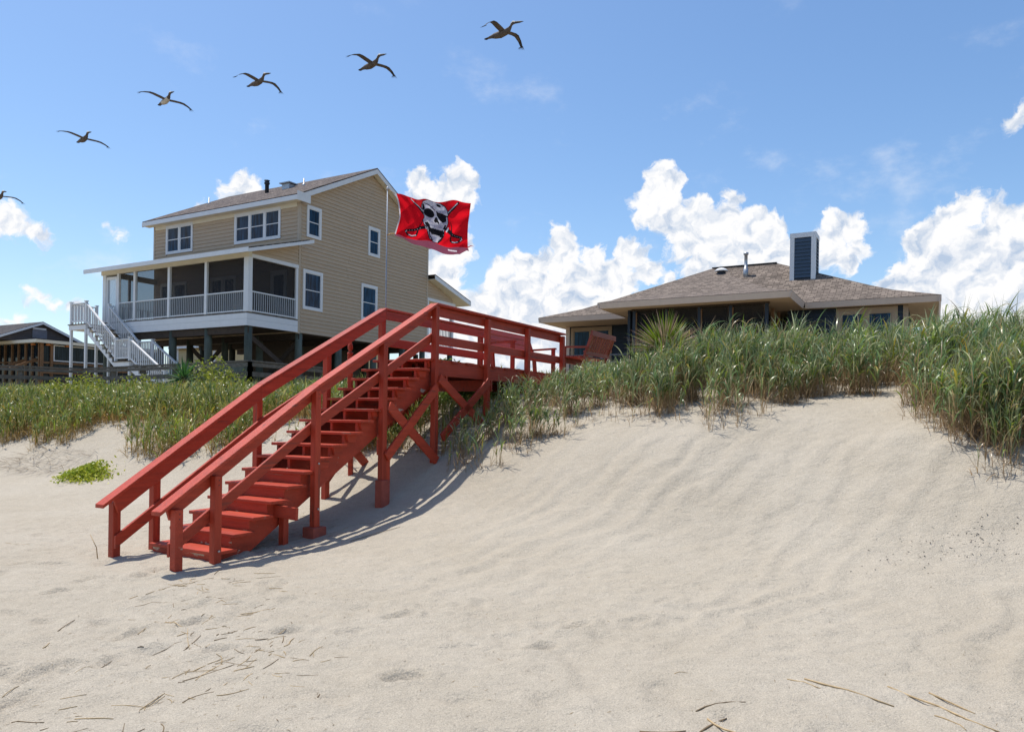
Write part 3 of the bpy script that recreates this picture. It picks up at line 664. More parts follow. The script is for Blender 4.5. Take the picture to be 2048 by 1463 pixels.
# ------------------------------------------------------------------ low dark hip-roofed house on the right
def dark_house():
    R = empty('dark_bungalow', (3.018, 27.0, 0.0), ANG, 'low slate-blue house with brown hipped shingle roof behind the dune grass', 'house')
    ZE = 5.73; AP = (6.5, -2.45, 7.93); RE = (6.5, -5.05, 7.93); E = 2.80
    Lv, Rv, Bk = 3.86, -10.82, 10.2
    def prof(s): return s*0.72 if s < 0.28 else 0.2016+(s-0.28)*(1-0.2016)/0.72
    def strips(a, b, ta, tb, n=8):
        a, b, ta, tb = map(Vector, (a, b, ta, tb)); out = []
        for i in range(n):
            def row(s):
                p = a.lerp(ta, s); q = b.lerp(tb, s); g = prof(s); p.z = a.z+(ta.z-a.z)*g; q.z = b.z+(tb.z-b.z)*g; return p, q
            p0, q0 = row(i/n); p1, q1 = row((i+1)/n)
            out.append([p0, q0, q1, p1] if (q1-p1).length > 1e-4 else [p0, q0, p1])
        return out
    polys = []
    z = ZE
    polys += strips((0, 0, z), (0, -6.67, z), AP, AP)
    polys += strips((0, -6.67, z), (E, -6.67, z), AP, AP)
    polys += strips((E, -6.67, z), (E, Rv, z), AP, RE)
    polys += strips((E, Rv, z), (Bk, Rv, z), RE, RE)
    polys += strips((E, 0, z), (0, 0, z), AP, AP)
    polys += strips((E, Lv, z), (E, 0, z), AP, AP)
    polys += strips((Bk, Lv, z), (E, Lv, z), AP, AP)
    polys += strips((Bk, Rv, z), (Bk, Lv, z), RE, AP)
    roof = quad_roof('roof', polys, SHING2, R, 0)
    def edge(pts):
        for a, b in zip(pts[:-1], pts[1:]):
            a, b = Vector(a), Vector(b); d = (b-a).normalized(); n = Vector((0, 0, 1)).cross(d)      # outward is -n here
            MB().poly([a+Vector((0, 0, -0.012)), b+Vector((0, 0, -0.012)), b+Vector((0, 0, -0.21))+n*0.06, a+Vector((0, 0, -0.21))+n*0.06], n*0.03).build('fascia', BEIGE, R)
    edge([(E, Lv, z), (E, 0.02, z)]); edge([(0, 0, z), (0, -6.67, z), (E, -6.67, z), (E, Rv, z), (Bk, Rv, z)]); edge([(Bk, Lv, z), (E, Lv, z)]); edge([(E, 0, z), (0, 0, z)])
    zs = z-0.20
    for (x0, x1, y0, y1) in ((0.08, E+0.08, -6.60, -0.08), (E+0.08, Bk, Rv+0.08, Lv-0.08)):
        boxo('soffit', SOFFIT, R, x0, x1, y0, y1, zs, zs+0.03)
    zt = z-0.21; zb = 2.7
    fm = MB().box(4.7, 9.6, -0.5, 3.42, zb, zt); fm.box(3.25, 9.6, -9.84, -6.05, zb, zt); fm.box(5.2, 9.6, -6.05, -0.5, zb, zt)
    wall = fm.build('wall', DARKB, R)
    # left wing front wall
    FL = front_map(4.7); siding(wall, FL, False, 1.0-1.5, 3.26, 3.0, zt, DARKB, 0.16, holes=[(1.29, 3.23, 3.5, 5.5)])
    boxo('corner_board', BEIGE, R, 4.66, 4.70, 3.27, 3.45, zb, zt)
    window(R, FL, 1.29, 3.20, 3.55, 5.48, 2, m=TANF, g=GLASS, split=False, trim=0.13, base=0.012)
    # right wing front wall
    FR = front_map(3.25); siding(wall, FR, False, -9.70, -6.05, 3.0, zt, DARKB, 0.16, holes=[(-9.55, -7.64, 3.6, 5.5)])
    boxo('corner_board', TANF, R, 3.21, 3.25, -9.87, -9.71, zb, zt)
    window(R, FR, -9.55, -7.64, 3.65, 5.50, 2, m=TANF, g=GLASS, split=False, trim=0.17, mull=0.12, base=0.012)
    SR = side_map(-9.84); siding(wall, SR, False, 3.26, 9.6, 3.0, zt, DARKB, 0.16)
    # recessed porch: posts, screens, doors at the back
    BACK = front_map(5.2); siding(wall, BACK, False, -6.0, -0.55, 3.0, zt, DARKB, 0.16, holes=[(-3.6, -2.3, 2.9, 5.0), (-5.8, -4.2, 2.9, 5.1)])
    window(R, BACK, -3.6, -2.3, 2.95, 4.95, 1, m=GREYP, g=GLASSD, split=False, trim=0.22, name='porch_door', base=0.012)
    window(R, BACK, -5.8, -4.2, 2.95, 5.05, 2, m=GREYP, g=GLASSD, split=False, trim=0.2, name='porch_door', base=0.012)
    boxo('porch_floor', DKWOOD, R, 0.7, 5.18, -6.0, -0.9, 2.75, 2.9)
    for a in (-1.13, -2.33, -3.50, -4.57, -5.75):
        boxo('porch_post', DARKB, R, 0.70, 0.84, a-0.075, a+0.03, 2.9, zt-0.06)
        boxo('post_trim', BROWNW, R, 0.72, 0.80, a+0.03-0.145, a-0.077, 2.9, zt-0.12) if a > -5.7 else None
    for u in (1.9, 3.0): boxo('porch_post', BROWNW, R, u, u+0.12, -5.80, -5.70, 2.9, zt-0.06)
    boxo('porch_header', DKWOOD, R, 0.69, 0.86, -5.85, -1.05, zt-0.06, zt-0.002+0.0)
    boxo('porch_wall', DARKB, R, 0.86, 5.19, -0.95, -0.85, 2.7, zt)
    for a0, a1 in ((-2.26, -1.22), (-3.43, -2.42), (-4.50, -3.60), (-5.68, -4.66)):
        boxo('screen', SCREEND, R, 0.77, 0.775, a0, a1, 2.9, zt-0.06)
    # chimney clad in siding with white corners
    ch = empty('chimney', (0, 0, 0)); ch.parent = R; del_cat = None
    c0, c1, d0, d1 = 5.0, 5.9, -6.68, -5.82
    MB().box(c0, c1, d0, d1, 6.6, 8.66).build('core', DARKB, ch)
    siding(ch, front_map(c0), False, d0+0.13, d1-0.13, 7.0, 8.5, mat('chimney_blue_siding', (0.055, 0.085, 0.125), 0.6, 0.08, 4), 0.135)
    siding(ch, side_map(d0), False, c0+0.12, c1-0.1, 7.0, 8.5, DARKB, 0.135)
    for b in ((c0-0.032, c0, d0-0.03, d0+0.13), (c0-0.032, c0, d1-0.13, d1+0.03), (c0, c0+0.12, d0-0.032, d0), (c1-0.1, c1, d0-0.032, d0)):
        boxo('corner_board', WHITE, ch, *b, 6.7, 8.52)
    boxo('cap', WHITE, ch, c0-0.036, c1+0.03, d0-0.036, d1+0.036, 8.52, 8.70)
    # vent pipe, dome vent, ridge cap
    zr = 7.35
    MB().tube([(5.6, -4.02, 7.2), (5.6, -4.02, 7.66), (5.6, -4.02, 7.67), (5.6, -4.02, 8.18), (5.6, -4.02, 8.19), (5.6, -4.02, 8.27)], [0.11, 0.09, 0.065, 0.065, 0.10, 0.10], 12).build('vent_pipe', METAL, roof, True)
    prof_ = [(0.0, 0.26), (0.04, 0.26), (0.05, 0.23), (0.10, 0.18), (0.13, 0.10), (0.145, 0.02)]
    MB().tube([(5.2, -3.15, 7.52+h) for h, r in prof_], [r for h, r in prof_], 16).build('dome_vent', WHITE, roof, True)
    MB().tube([(5.2, -3.15, 7.2), (5.2, -3.15, 7.53)], [0.17, 0.17], 12).build('vent_collar', BLACKM, roof, True)
    beamo('ridge_cap', BLACKM, roof, (6.5, -2.45, 7.95), (6.5, -5.05, 7.95), 0.16, 0.03)
    MB().tube([(4.62, 0.45, 5.15), (4.55, 0.45, 5.20), (4.50, 0.45, 5.10)], [0.04, 0.06, 0.07], 8).build('wall_light', METAL, R, True)
    # white deck rail beside the left wing
    for z_ in (4.15, 3.85): beamo('deck_rail', GREYP, R, (3.4, 2.9, z_), (3.4, -0.6, z_), 0.10, 0.05)
    for v_ in (2.9, 1.2, -0.6): boxo('deck_post', GREYP, R, 3.36, 3.46, v_-0.05, v_+0.05, 2.2, 4.15)
    beamo('stair_rail', GREYP, R, (3.4, -0.6, 4.12), (2.0, -0.6, 3.3), 0.05, 0.09)
    boxo('foundation', DKWOOD, R, 0.75, 9.5, -9.8, 3.4, 1.6, 2.69)
    return R
dark_house()

# ------------------------------------------------------------------ brown house at far left
def brown_house():
    R = empty('brown_gabled_house', (-31.956, 50.0, 0.0), ANG, 'brown-grey gabled house with glazed porch at the far left', 'house')
    AU, AZ = 1.91, 7.79; SL = 0.42
    g = MB().poly([(AU-3.2, 3.0, AZ-0.08-3.2*SL), (AU+3.2, 3.0, AZ-0.08-3.2*SL), (AU, 3.0, AZ-0.08)], (0, 12, 0)).build('wall', BROWNS, R)
    siding(g, side_map(3.0), False, AU-4.5, AU+4.5, 6.3, AZ-0.1, BROWNS, 0.18, lim=lambda z: (AU-(AZ-0.1-z)/SL, AU+(AZ-0.1-z)/SL))
    zt = lambda du: AZ-abs(du)*SL
    quad_roof('roof', [[(AU-5, 15.3, zt(5)), (AU-5, 2.7, zt(5)), (AU, 2.7, AZ), (AU, 15.3, AZ)], [(AU+5, 2.7, zt(5)), (AU+5, 15.3, zt(5)), (AU, 15.3, AZ), (AU, 2.7, AZ)]], SHING3, R, 0.06)
    for s in (-1, 1):
        MB().poly([(AU, 2.68, AZ-0.03), (AU+s*5, 2.68, zt(5)-0.03), (AU+s*5, 2.68, zt(5)-0.19), (AU, 2.68, AZ-0.19)], (0, 0.04, 0)).build('rake_board', WHITE, R)
    pbox(side_map(3.0), 1.31, 2.30, 0.03, 0.08, 6.6, 7.2).build('louvre_panel', GREYP, R); pbox(side_map(3.0), 1.33, 2.22, 0.03, 0.12, 7.22, 7.33).build('panel_trim', WHITE, R)
    # wrap-round porch
    ez = 6.31
    quad_roof('porch_roof', [[(0, 15, ez), (0, 0, ez), (3.0, 3.0, ez+0.25), (3.0, 15, ez+0.25)], [(0, 0, ez), (9.5, 0, ez), (9.5, 3.0, ez+0.25), (3.0, 3.0, ez+0.25)]], SHING3, R, 0.04)
    boxo('fascia', CREAM, R, -0.03, 0.02, -0.03, 15, ez-0.24, ez-0.03); boxo('fascia', CREAM, R, 0.02, 9.5, -0.03, 0.02, ez-0.24, ez-0.03)
    boxo('soffit', CREAM, R, 0.02, 9.5, 0.02, 15, ez-0.2, ez-0.16)
    boxo('house_body', BROWNS, R, 2.2, 9.0, 3.02, 14.9, 3.0, 6.2); boxo('porch_glazing', GLASSD, R, 0.62, 9.4, 0.42, 14.8, 3.0, ez-0.2)
    boxo('porch_sill', BROWNW, R, 0.55, 0.62, 0.4, 14.8, 4.80, 4.90); boxo('porch_sill', BROWNW, R, 0.62, 9.4, 0.35, 0.42, 4.70, 4.84)
    for v in (0.62, 1.48, 2.29, 3.18, 4.02, 4.94, 5.8, 6.7): boxo('porch_post', BROWNW if v > 0.7 else BROWNW, R, 0.50, 0.62, v-0.07, v+0.07, 3.0, ez-0.2)
    for u in (0.52, 1.15, 5.2): boxo('porch_post', BROWNW, R, u-0.02, u+0.14, 0.28, 0.42, 3.0, ez-0.2)
    w = MB()
    for b in ((1.35, 1.42, 4.9, 6.02), (4.9, 4.97, 4.9, 6.02), (1.42, 4.9, 5.95, 6.02), (1.42, 4.9, 4.9, 4.97)):
        q = pbox(side_map(0.42), b[0], b[1], 0.02, 0.08, b[2], b[3]); w.add(q.v, q.f)
    w.build('window_frame', WHITE, R)
    for u, v in ((0.30, 0.9), (0.9, 0.2), (2.2, 0.2)):
        MB().tube([(u, v, ez-0.24), (u, v, ez-0.30), (u, v, ez-0.38)], [0.03, 0.14, 0.16], 8).build('pendant_lamp', AMBER, R, True)
    MB().beam((-1.2, 1.0, 4.2), (0.6, 1.0, 5.0), 0.08, 0.16).beam((-1.2, 2.4, 4.2), (0.6, 2.4, 5.0), 0.08, 0.16).build('stair_rail', BROWNW, R)
    for z in (4.05, 4.4): beamo('deck_rail', BROWNW, R, (0.2, -0.2, z), (9.0, -0.2, z), 0.08, 0.12)
    boxo('deck', BROWNW, R, 0.0, 9.5, -0.3, 15, 2.9, 3.0); 
    for v in (0, 3, 6): boxo('pile', DKWOOD, R, 0.1, 0.35, v, v+0.25, 1.8, 2.9)
    for u in (3, 6, 9): boxo('pile', DKWOOD, R, u, u+0.25, 0, 0.25, 1.8, 2.9)
    # second roof seen past the stair
    return R
brown_house()

def yellow_house():
    x, y = -24.0, 62.0
    R = empty('yellow_house', (x, y, 0), ANG, 'pale yellow boarded house glimpsed between the piles', 'house')
    w = MB().box(0, 9, -9, 6, 1.4, 7.2).build('wall', YELLOW, R)
    siding(w, front_map(0.0), False, -8.9, 5.9, 2.2, 7.1, YELLOW, 0.2, holes=[(1.0, 1.3, 0, 9), (-3.2, -2.9, 0, 9)])
    for v in (1.0, -3.2, -9.0, 5.75): boxo('corner_board', WHITE, R, -0.05, 0.0, v, v+0.3, 1.6, 7.2)
    quad_roof('roof', [[(-0.5, 6.5, 7.15), (-0.5, -9.5, 7.15), (4.5, -9.5, 8.6), (4.5, 6.5, 8.6)], [(9.5, -9.5, 7.15), (9.5, 6.5, 7.15), (4.5, 6.5, 8.6), (4.5, -9.5, 8.6)]], SHING2, R, 0.08)
    boxo('fascia', WHITE, R, -0.53, -0.49, -9.5, 6.5, 6.95, 7.12)
yellow_house()

# ------------------------------------------------------------------ grey boardwalk fence on the left
def boardwalk_fence(pts, label, extra=0.0):
    R = empty('boardwalk_fence', (pts[0][0], pts[0][1], 0), 0, label, 'fence', 'weathered boardwalk railings')
    ox, oy = pts[0][:2]; top = pts[0][2]
    for (x0, y0, z0), (x1, y1, z1) in zip(pts[:-1], pts[1:]):
        a = Vector((x0-ox, y0-oy, 0)); b = Vector((x1-ox, y1-oy, 0)); n = max(1, round((b-a).length/1.9)); d = (b-a).normalized(); s = Vector((d.y, -d.x, 0))
        for k in range(n+1):
            p = a.lerp(b, k/n); zz = z0+(z1-z0)*k/n
            boxo('fence_post', GREYW, R, p.x-0.06, p.x+0.06, p.y-0.06, p.y+0.06, gz(p.x+ox, p.y+oy)-0.3, zz-0.02)
        for dz, h, w in ((0.0, 0.045, 0.16), (-0.10, 0.10, 0.04), (-0.36, 0.13, 0.04), (-0.62, 0.13, 0.04)):
            o = s*(0.085 if w < 0.1 else 0)
            beamo('fence_rail', GREYW, R, a+o+Vector((0, 0, z0+dz)), b+o+Vector((0, 0, z1+dz)), w, h)
    return R
boardwalk_fence([(-21.5, 22.6, 3.02), (-14.75, 25.75, 3.0)], 'weathered grey boardwalk railing at the left edge before the brown house')
boardwalk_fence([(-14.6, 25.6, 3.0), (-7.2, 20.47, 3.0), (-5.9, 23.2, 3.0)], 'weathered grey boardwalk railing in front of the white staircase')

# ------------------------------------------------------------------ red beach stairs and deck
def red_walkway():
    R = empty('red_beach_stairs', (N0[0], N0[1], 0.0), ANG, 'red painted wooden beach stairs with handrails leading to a deck', 'stairs')
    B = 0.006; WV = 1.1386
    def zg(t, v): return gz(*to_xy(t, v))
    near = [(0.0, 0.61), (0.47, 0.92), (1.93, 1.88), (3.21, 2.58), (4.43, 3.26)]
    far = [(0.07, 0.60), (0.55, 0.93), (2.03, 1.90), (3.31, 2.60), (4.55, 3.26)]
    for t, z in near: beamo('post', REDW if t < 0.2 else REDP, R, (t, 0, zg(t, 0)-0.35), (t, 0, z), 0.09, 0.09, (1, 0, 0), B)
    for t, z in far: beamo('post', REDP, R, (t, WV, zg(t, WV)-0.35), (t, WV, z), 0.09, 0.09, (1, 0, 0), B)
    for t in (5.95, 7.39, 8.88): beamo('post', REDP, R, (t, 0, zg(t, 0)-0.35), (t, 0, 3.24), 0.09, 0.09, (1, 0, 0), B)
    for t in (6.0, 7.55): beamo('post', REDP, R, (t, WV, zg(t, WV)-0.35), (t, WV, 3.24), 0.09, 0.09, (1, 0, 0), B)
    def slope(name, t0, z0, t1, z1, y0, y1, h, e=0.0):
        f = lambda t: z0+(z1-z0)*(t-t0)/(t1-t0)
        a, b = t0+e, t1
        MB().poly([(a, y0, f(a)), (b, y0, f(b)), (b, y0, f(b)-h), (a+(0.05 if 0.12 < e < 0.14 else 0), y0, f(a)-h)], (0, y1-y0, 0)).build(name, RED, R, bevel=0.004)
    def rails(v, s, pts, ends):
        for k, ((t0, z0), (t1, z1)) in enumerate(zip(pts[:-1], pts[1:])):
            y0, y1 = sorted((v-s*0.05, v+s*0.095)); slope('handrail_cap', t0, z0+0.02, t1, z1+0.02, y0, y1, 0.042)
            y0, y1 = sorted((v+s*0.047, v+s*0.083)); slope('handrail', t0, z0-0.023, t1, z1-0.023, y0, y1, 0.150, 0.13 if k == 0 else 0)
            slope('mid_rail', t0, z0-0.43, t1, z1-0.43, y0, y1, 0.140, (0.17 if s > 0 else 0.15) if k == 0 else 0)
    rails(0.0, 1, [(-0.22, 0.585), (1.93, 1.93), (4.43, 3.285)], None)
    rails(WV, -1, [(-0.12, 0.57), (2.03, 1.95), (4.55, 3.285)], None)
    # deck railings
    for v, s, ts in ((0.0, 1, (4.43, 5.95, 7.39, 8.94)), (WV, -1, (4.55, 6.0, 7.6))):
        for a, b in zip(ts[:-1], ts[1:]):
            beamo('deck_rail_cap', RED, R, (a-0.02, v+s*0.02, 3.285), (b-0.02 if b < 8.9 else b, v+s*0.02, 3.285), 0.15, 0.036, bevel=B)
            beamo('deck_rail', RED, R, (a, v+s*0.066, 3.19), (b-0.02, v+s*0.066, 3.19), 0.036, 0.14, bevel=B)
            beamo('deck_mid_rail', RED, R, (a, v+s*0.066, 2.76), (b-0.02, v+s*0.066, 2.76), 0.036, 0.14, bevel=B)
    # treads, risers, stringers
    NT = 16; T0, DT, Z0, DZ = 0.47, 0.2567, 0.105, 0.1565
    for i in range(NT):
        t, z = T0+i*DT, Z0+i*DZ; jig = 0.006*math.sin(i*5.1)
        if i < 6:
            boxo('tread', REDW if i < 1 else REDT, R, t-0.02, t+0.28, -0.06+0.05, 1.09, z-0.038, z, bevel=0.005)
            boxo('riser', REDW if i < 2 else REDT, R, t+0.012, t+0.03, 0.09, 1.06, z-DZ-0.0+0.002, z-0.040, bevel=0.0)
        else:
            boxo('tread', REDT, R, t-0.02+jig, t+0.245+jig, 0.0 if i % 4 else -0.04, 1.12+0.02*math.sin(i*2.3), z-0.036, z, bevel=0.005)
    for v in (0.10, 0.55, 1.02):
        pr = []
        for i in range(NT):
            t, z = T0+i*DT+0.03, Z0+i*DZ-0.04
            pr += [(t, v, z-DZ), (t, v, z)]
        pr += [(T0+NT*DT, v, Z0+(NT-1)*DZ-0.04), (T0+NT*DT, v, Z0+(NT-1)*DZ-0.36), (T0+0.25, v, Z0-0.26)]
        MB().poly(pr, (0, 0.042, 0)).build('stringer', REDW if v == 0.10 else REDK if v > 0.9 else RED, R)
    for i in range(6, NT):                                    # cleats under the open treads
        t, z = T0+i*DT, Z0+i*DZ
        MB().poly([(t+0.04, 0.062, z-0.04), (t+0.235, 0.062, z-0.04), (t+0.21, 0.062, z-0.135), (t+0.07, 0.062, z-0.135)], (0, 0.036, 0)).build('cleat', RED, R)
    # low cross support, footings and the doubled post
    boxo('support_post', REDP, R, 1.42, 1.50, 0.10-0.11, 0.10-0.02, zg(1.45, 0.05)-0.2, 0.46, bevel=B)
    beamo('support_beam', REDW, R, (1.38, -0.26, 0.43), (1.38, 1.1, 0.50), 0.04, 0.14)
    boxo('footing', CONC, R, 1.93-0.11, 1.93+0.11, -0.10, 0.10, zg(1.93, 0)-0.1, zg(1.93, 0)+0.12, bevel=0.01)
    boxo('footing', CONC, R, 3.21-0.085, 3.21+0.085, -0.075, 0.055, zg(3.21, 0)-0.1, zg(3.21, 0)+0.36, bevel=0.01)
    boxo('sister_post', REDP, R, 3.258, 3.34, -0.04, 0.04, zg(3.21, 0)-0.1, 1.02, bevel=B)
    # diagonal braces
    for p0, p1 in (((3.22, -0.066, 1.00), (4.40, -0.066, 2.02)), ((3.30, -0.03, 1.72), (4.42, -0.066, 0.90)), ((4.46, -0.066, 2.16), (5.90, -0.066, 1.35)), ((5.92, -0.066, 2.18), (4.55, -0.066, 1.25)),
                   ((3.31, WV+0.066, 1.6), (4.50, WV+0.066, 0.62)), ((3.40, WV+0.066, 0.62), (4.52, WV+0.066, 1.7)), ((4.6, WV+0.066, 2.1), (5.95, WV+0.066, 1.3)), ((5.95, WV+0.066, 2.1), (4.6, WV+0.066, 1.3))):
        beamo('brace', RED, R, p0, p1, 0.038, 0.14, bevel=B)
    # deck frame and boards
    D0, D1 = 4.52, 12.2
    for v in (0.07, 1.07): beamo('rim_joist', RED, R, (4.50, v, 2.315), (D1, v, 2.315), 0.04, 0.21)
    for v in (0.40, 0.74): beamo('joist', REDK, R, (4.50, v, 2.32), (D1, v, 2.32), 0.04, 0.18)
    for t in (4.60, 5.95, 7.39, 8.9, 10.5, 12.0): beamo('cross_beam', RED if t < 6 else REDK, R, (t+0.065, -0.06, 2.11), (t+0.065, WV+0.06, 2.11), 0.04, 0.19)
    for t in (10.5, 12.0):
        for v in (0.0, WV): beamo('post', REDP, R, (t, v, zg(t, v)-0.35), (t, v, 2.40), 0.09, 0.09, (1, 0, 0))
    t = D0; k = 0
    while t < D1:
        j = random.uniform(-0.02, 0.03); hz = random.uniform(-0.004, 0.006)
        boxo('deck_board', REDT, R, t, t+0.132, -0.0+0.05-0.03*(k % 3 == 0)+0, WV-0.05+j, 2.424+hz, 2.460+hz); t += 0.140; k += 1
    # nail heads where rails cross the posts
    nb = None
    for pts, v0 in ((near, 0.0), (far, WV)):
        for t_, z_ in pts:
            for dz in (0.05, 0.10):
                q = MB().tube([(t_, v0-0.046, z_-dz), (t_, v0-0.049, z_-dz)], [0.006, 0.006], 6).build('nail_head', BLACKM, R)
    # bolt heads
    for t_, v_, z_ in ((1.93, -0.052, 0.98), (1.93, -0.052, 0.42), (0.47, -0.052, 0.12)):
        MB().tube([(t_, v_, z_), (t_, v_-0.012, z_)], [0.012, 0.012], 8).build('bolt', METAL, R)
    return R
red_walkway()

def bench(name, label, loc_tv, rz, W, slats, mt, vertical):
    x, y = to_xy(*loc_tv); R = empty(name, (x, y, 2.463), rz, label, 'bench')
    # local: x along the bench, +y towards the sitter, origin at the middle of the back foot line
    for a in (-W/2+0.06, W/2-0.06):
        beamo('leg', mt, R, (a, 0.02, 0), (a, -0.02, 0.42), 0.07, 0.07, (1, 0, 0)); beamo('leg', mt, R, (a, 0.46, 0), (a, 0.46, 0.62), 0.07, 0.07, (1, 0, 0))
        beamo('arm_rest', mt, R, (a, -0.14, 0.62), (a, 0.52, 0.64), 0.09, 0.035)
        beamo('back_post', mt, R, (a, 0.0, 0.38), (a, -0.20, 0.92), 0.06, 0.05, (1, 0, 0))
    for k in range(5): boxo('seat_slat', mt, R, -W/2, W/2, 0.03+k*0.095, 0.03+k*0.095+0.085, 0.41, 0.44)
    boxo('seat_apron', mt, R, -W/2, W/2, 0.47, 0.495, 0.30, 0.408)
    if vertical:
        beamo('top_rail', mt, R, (-W/2, -0.205, 0.90), (W/2, -0.205, 0.90), 0.045, 0.11); beamo('lower_rail', mt, R, (-W/2, -0.05, 0.50), (W/2, -0.05, 0.50), 0.045, 0.08)
        for k in range(slats):
            a = -W/2+0.12+k*(W-0.24)/(slats-1); beamo('back_slat', mt, R, (a, -0.05, 0.50), (a, -0.20, 0.88), 0.075, 0.02, (0, 1, 0.3))
    else:
        for k in range(slats):
            f = k/(slats-1); ty = -0.03-0.17*f; tz = 0.50+0.38*f; c = 0.10*f
            beamo('back_slat', mt, R, (-W/2+c*0.3, ty, tz), (W/2-c, ty, tz), 0.03, 0.118, (0, -0.42, 1))
    return R
bench('plank_bench', 'red plank bench with solid slatted back on the deck behind the railing', (9.05, 1.20), ANG+math.pi, 1.95, 4, RED, False)
bench('slat_back_bench', 'orange-red garden bench with upright back slats at the deck end above the grass', (10.2, -0.16), ANG, 1.30, 9, REDB, True)

def finial_post():
    x, y = to_xy(3.98, 1.27); b = gz(x, y)
    R = empty('turned_post', (x, y, b-0.3), 0, 'slim red turned post with pointed finial standing behind the stairs', 'post')
    h = 2.76-b+0.3
    MB().beam((0.02, 0, 0), (-0.02, 0, h-0.26), 0.075, 0.075, (1, 0, 0)).build('shaft', RED, R, bevel=0.01)
    pr = [(0, 0.034), (0.02, 0.046), (0.05, 0.046), (0.06, 0.026), (0.085, 0.026), (0.11, 0.042), (0.16, 0.040), (0.22, 0.018), (0.235, 0.004)]
    MB().tube([(-0.02, 0, h-0.262+a) for a, r in pr], [r for a, r in pr], 12).build('finial', RED, R, True)
finial_post()

# ------------------------------------------------------------------ flag and pole
def flag():
    px, py = to_xy(4.66, WV_ := 1.16)
    R = empty('flagpole', (px, py, 2.2), 0, 'thin metal flagpole fixed to the far deck corner post', 'pole')
    MB().tube([(0, 0, 0), (0, 0, 3.06)], [0.011, 0.0095], 8).build('shaft', POLE, R, True)
    MB().tube([(0, 0, 3.05), (0, 0, 3.07), (0, 0, 3.09), (0.0, 0, 3.10)], [0.012, 0.022, 0.018, 0.004], 8).build('cap', METAL, R, True)
    # print of the flag, described in its own plane: u 0..1 along the fly, w 0..1 down the hoist
    def inpoly(U, W, poly):
        inside = np.zeros(U.shape, bool); j = len(poly)-1
        for i in range(len(poly)):
            xi, yi = poly[i]; xj, yj = poly[j]
            c = ((yi > W) != (yj > W)) & (U < (xj-xi)*(W-yi)/(yj-yi+1e-12)+xi); inside ^= c; j = i
        return inside
    def stroke(U, W, pts, r):
        m = np.zeros(U.shape, bool)
        for i, ((x0, y0), (x1, y1)) in enumerate(zip(pts[:-1], pts[1:])):
            dx, dy = x1-x0, y1-y0; t = np.clip(((U-x0)*dx+(W-y0)*dy)/(dx*dx+dy*dy), 0, 1)
            rr = r if not isinstance(r, tuple) else r[0]+(r[1]-r[0])*(i+t)/(len(pts)-1)
            m |= np.hypot(U-x0-t*dx, W-y0-t*dy) < rr
        return m
    def ell(U, W, cx, cy, rx, ry, a=0.0):
        c, s = math.cos(a), math.sin(a); X = (U-cx)*c+(W-cy)*s; Y = -(U-cx)*s+(W-cy)*c
        return (X/rx)**2+(Y/ry)**2 < 1
    NX, NW = 260, 150
    s = np.linspace(0, 1, NX); w = np.linspace(0, 1.16, NW); Sg, Wg = np.meshgrid(s, w)
    # drawing coordinates: pixels of a 1600 x 860 sheet
    X = Sg*1560; Y = Wg*860
    col = np.empty(X.shape+(3,)); col[:] = (0.74, 0.008, 0.018)
    blk = (0.012, 0.012, 0.016); wht = (0.62, 0.62, 0.66); gry = (0.36, 0.37, 0.46); pale = (0.46, 0.46, 0.55)
    col[X < 26] = (0.60, 0.58, 0.60)
    def put(m, c): col[m] = c
    # sabres
    put(stroke(X, Y, [(290, 20), (470, 170), (680, 400)], (14, 32)), blk); put(stroke(X, Y, [(310, 30), (480, 165), (600, 300)], 7), wht)
    put(stroke(X, Y, [(1290, 35), (1180, 150), (1040, 270)], (18, 36)), blk); put(stroke(X, Y, [(1270, 50), (1150, 160), (1060, 245)], 6), wht)
    put(stroke(X, Y, [(650, 590), (480, 650), (220, 730)], (34, 22)), blk); put(stroke(X, Y, [(640, 570), (660, 620)], 16), wht)
    put(stroke(X, Y, [(500, 650), (560, 520), (575, 440)], (12, 5)), blk); put(stroke(X, Y, [(500, 660), (470, 770), (390, 810), (290, 790), (230, 740)], 17), blk); put(stroke(X, Y, [(460, 770), (390, 800), (320, 788)], 8), wht)
    put(stroke(X, Y, [(1050, 560), (1200, 640), (1420, 690)], (36, 26)), blk); put(stroke(X, Y, [(1040, 590), (1075, 530)], 15), wht)
    put(stroke(X, Y, [(1150, 600), (1150, 500), (1120, 420)], (14, 5)), blk); put(stroke(X, Y, [(1150, 610), (1150, 740), (1210, 775), (1330, 775), (1400, 730)], 17), blk); put(stroke(X, Y, [(1200, 765), (1270, 778), (1340, 765)], 8), wht)
    for a, b in ((250, 722), (235, 745), (1420, 700), (1432, 725), (1405, 742)): put(ell(X, Y, a, b, 13, 10), wht)
    for k in range(5): put(ell(X, Y, 320+55*k, 702-17*k, 6, 6), wht); put(ell(X, Y, 1180+50*k, 632+13*k, 6, 6), wht)
    # skull with head-cloth and patch
    skull = [(560, 130), (590, 60), (690, 20), (820, 10), (940, 40), (1020, 110), (1060, 220), (1050, 330), (1060, 430), (1040, 500), (990, 560), (985, 660), (940, 770), (880, 840), (800, 850), (730, 800), (690, 700), (665, 590), (610, 530), (590, 460), (620, 400), (590, 280), (560, 200)]
    edge = [(x+(14 if x > 810 else -14), y+(12 if y > 430 else -10)) for x, y in skull]
    put(inpoly(X, Y, edge), blk); put(inpoly(X, Y, skull), pale)
    rr = vnoise(X/38.0, Y/38.0)+0.5*vnoise(X/14.0+9, Y/14.0)
    sk = inpoly(X, Y, skull); put(sk & (rr > 0.86), wht); put(sk & (rr < 0.50), gry)
    put(inpoly(X, Y, [(590, 60), (700, 20), (860, 60), (920, 110), (860, 130), (700, 80)]), wht)
    put(inpoly(X, Y, [(565, 110), (600, 100), (625, 200), (600, 260), (570, 220)]), blk)
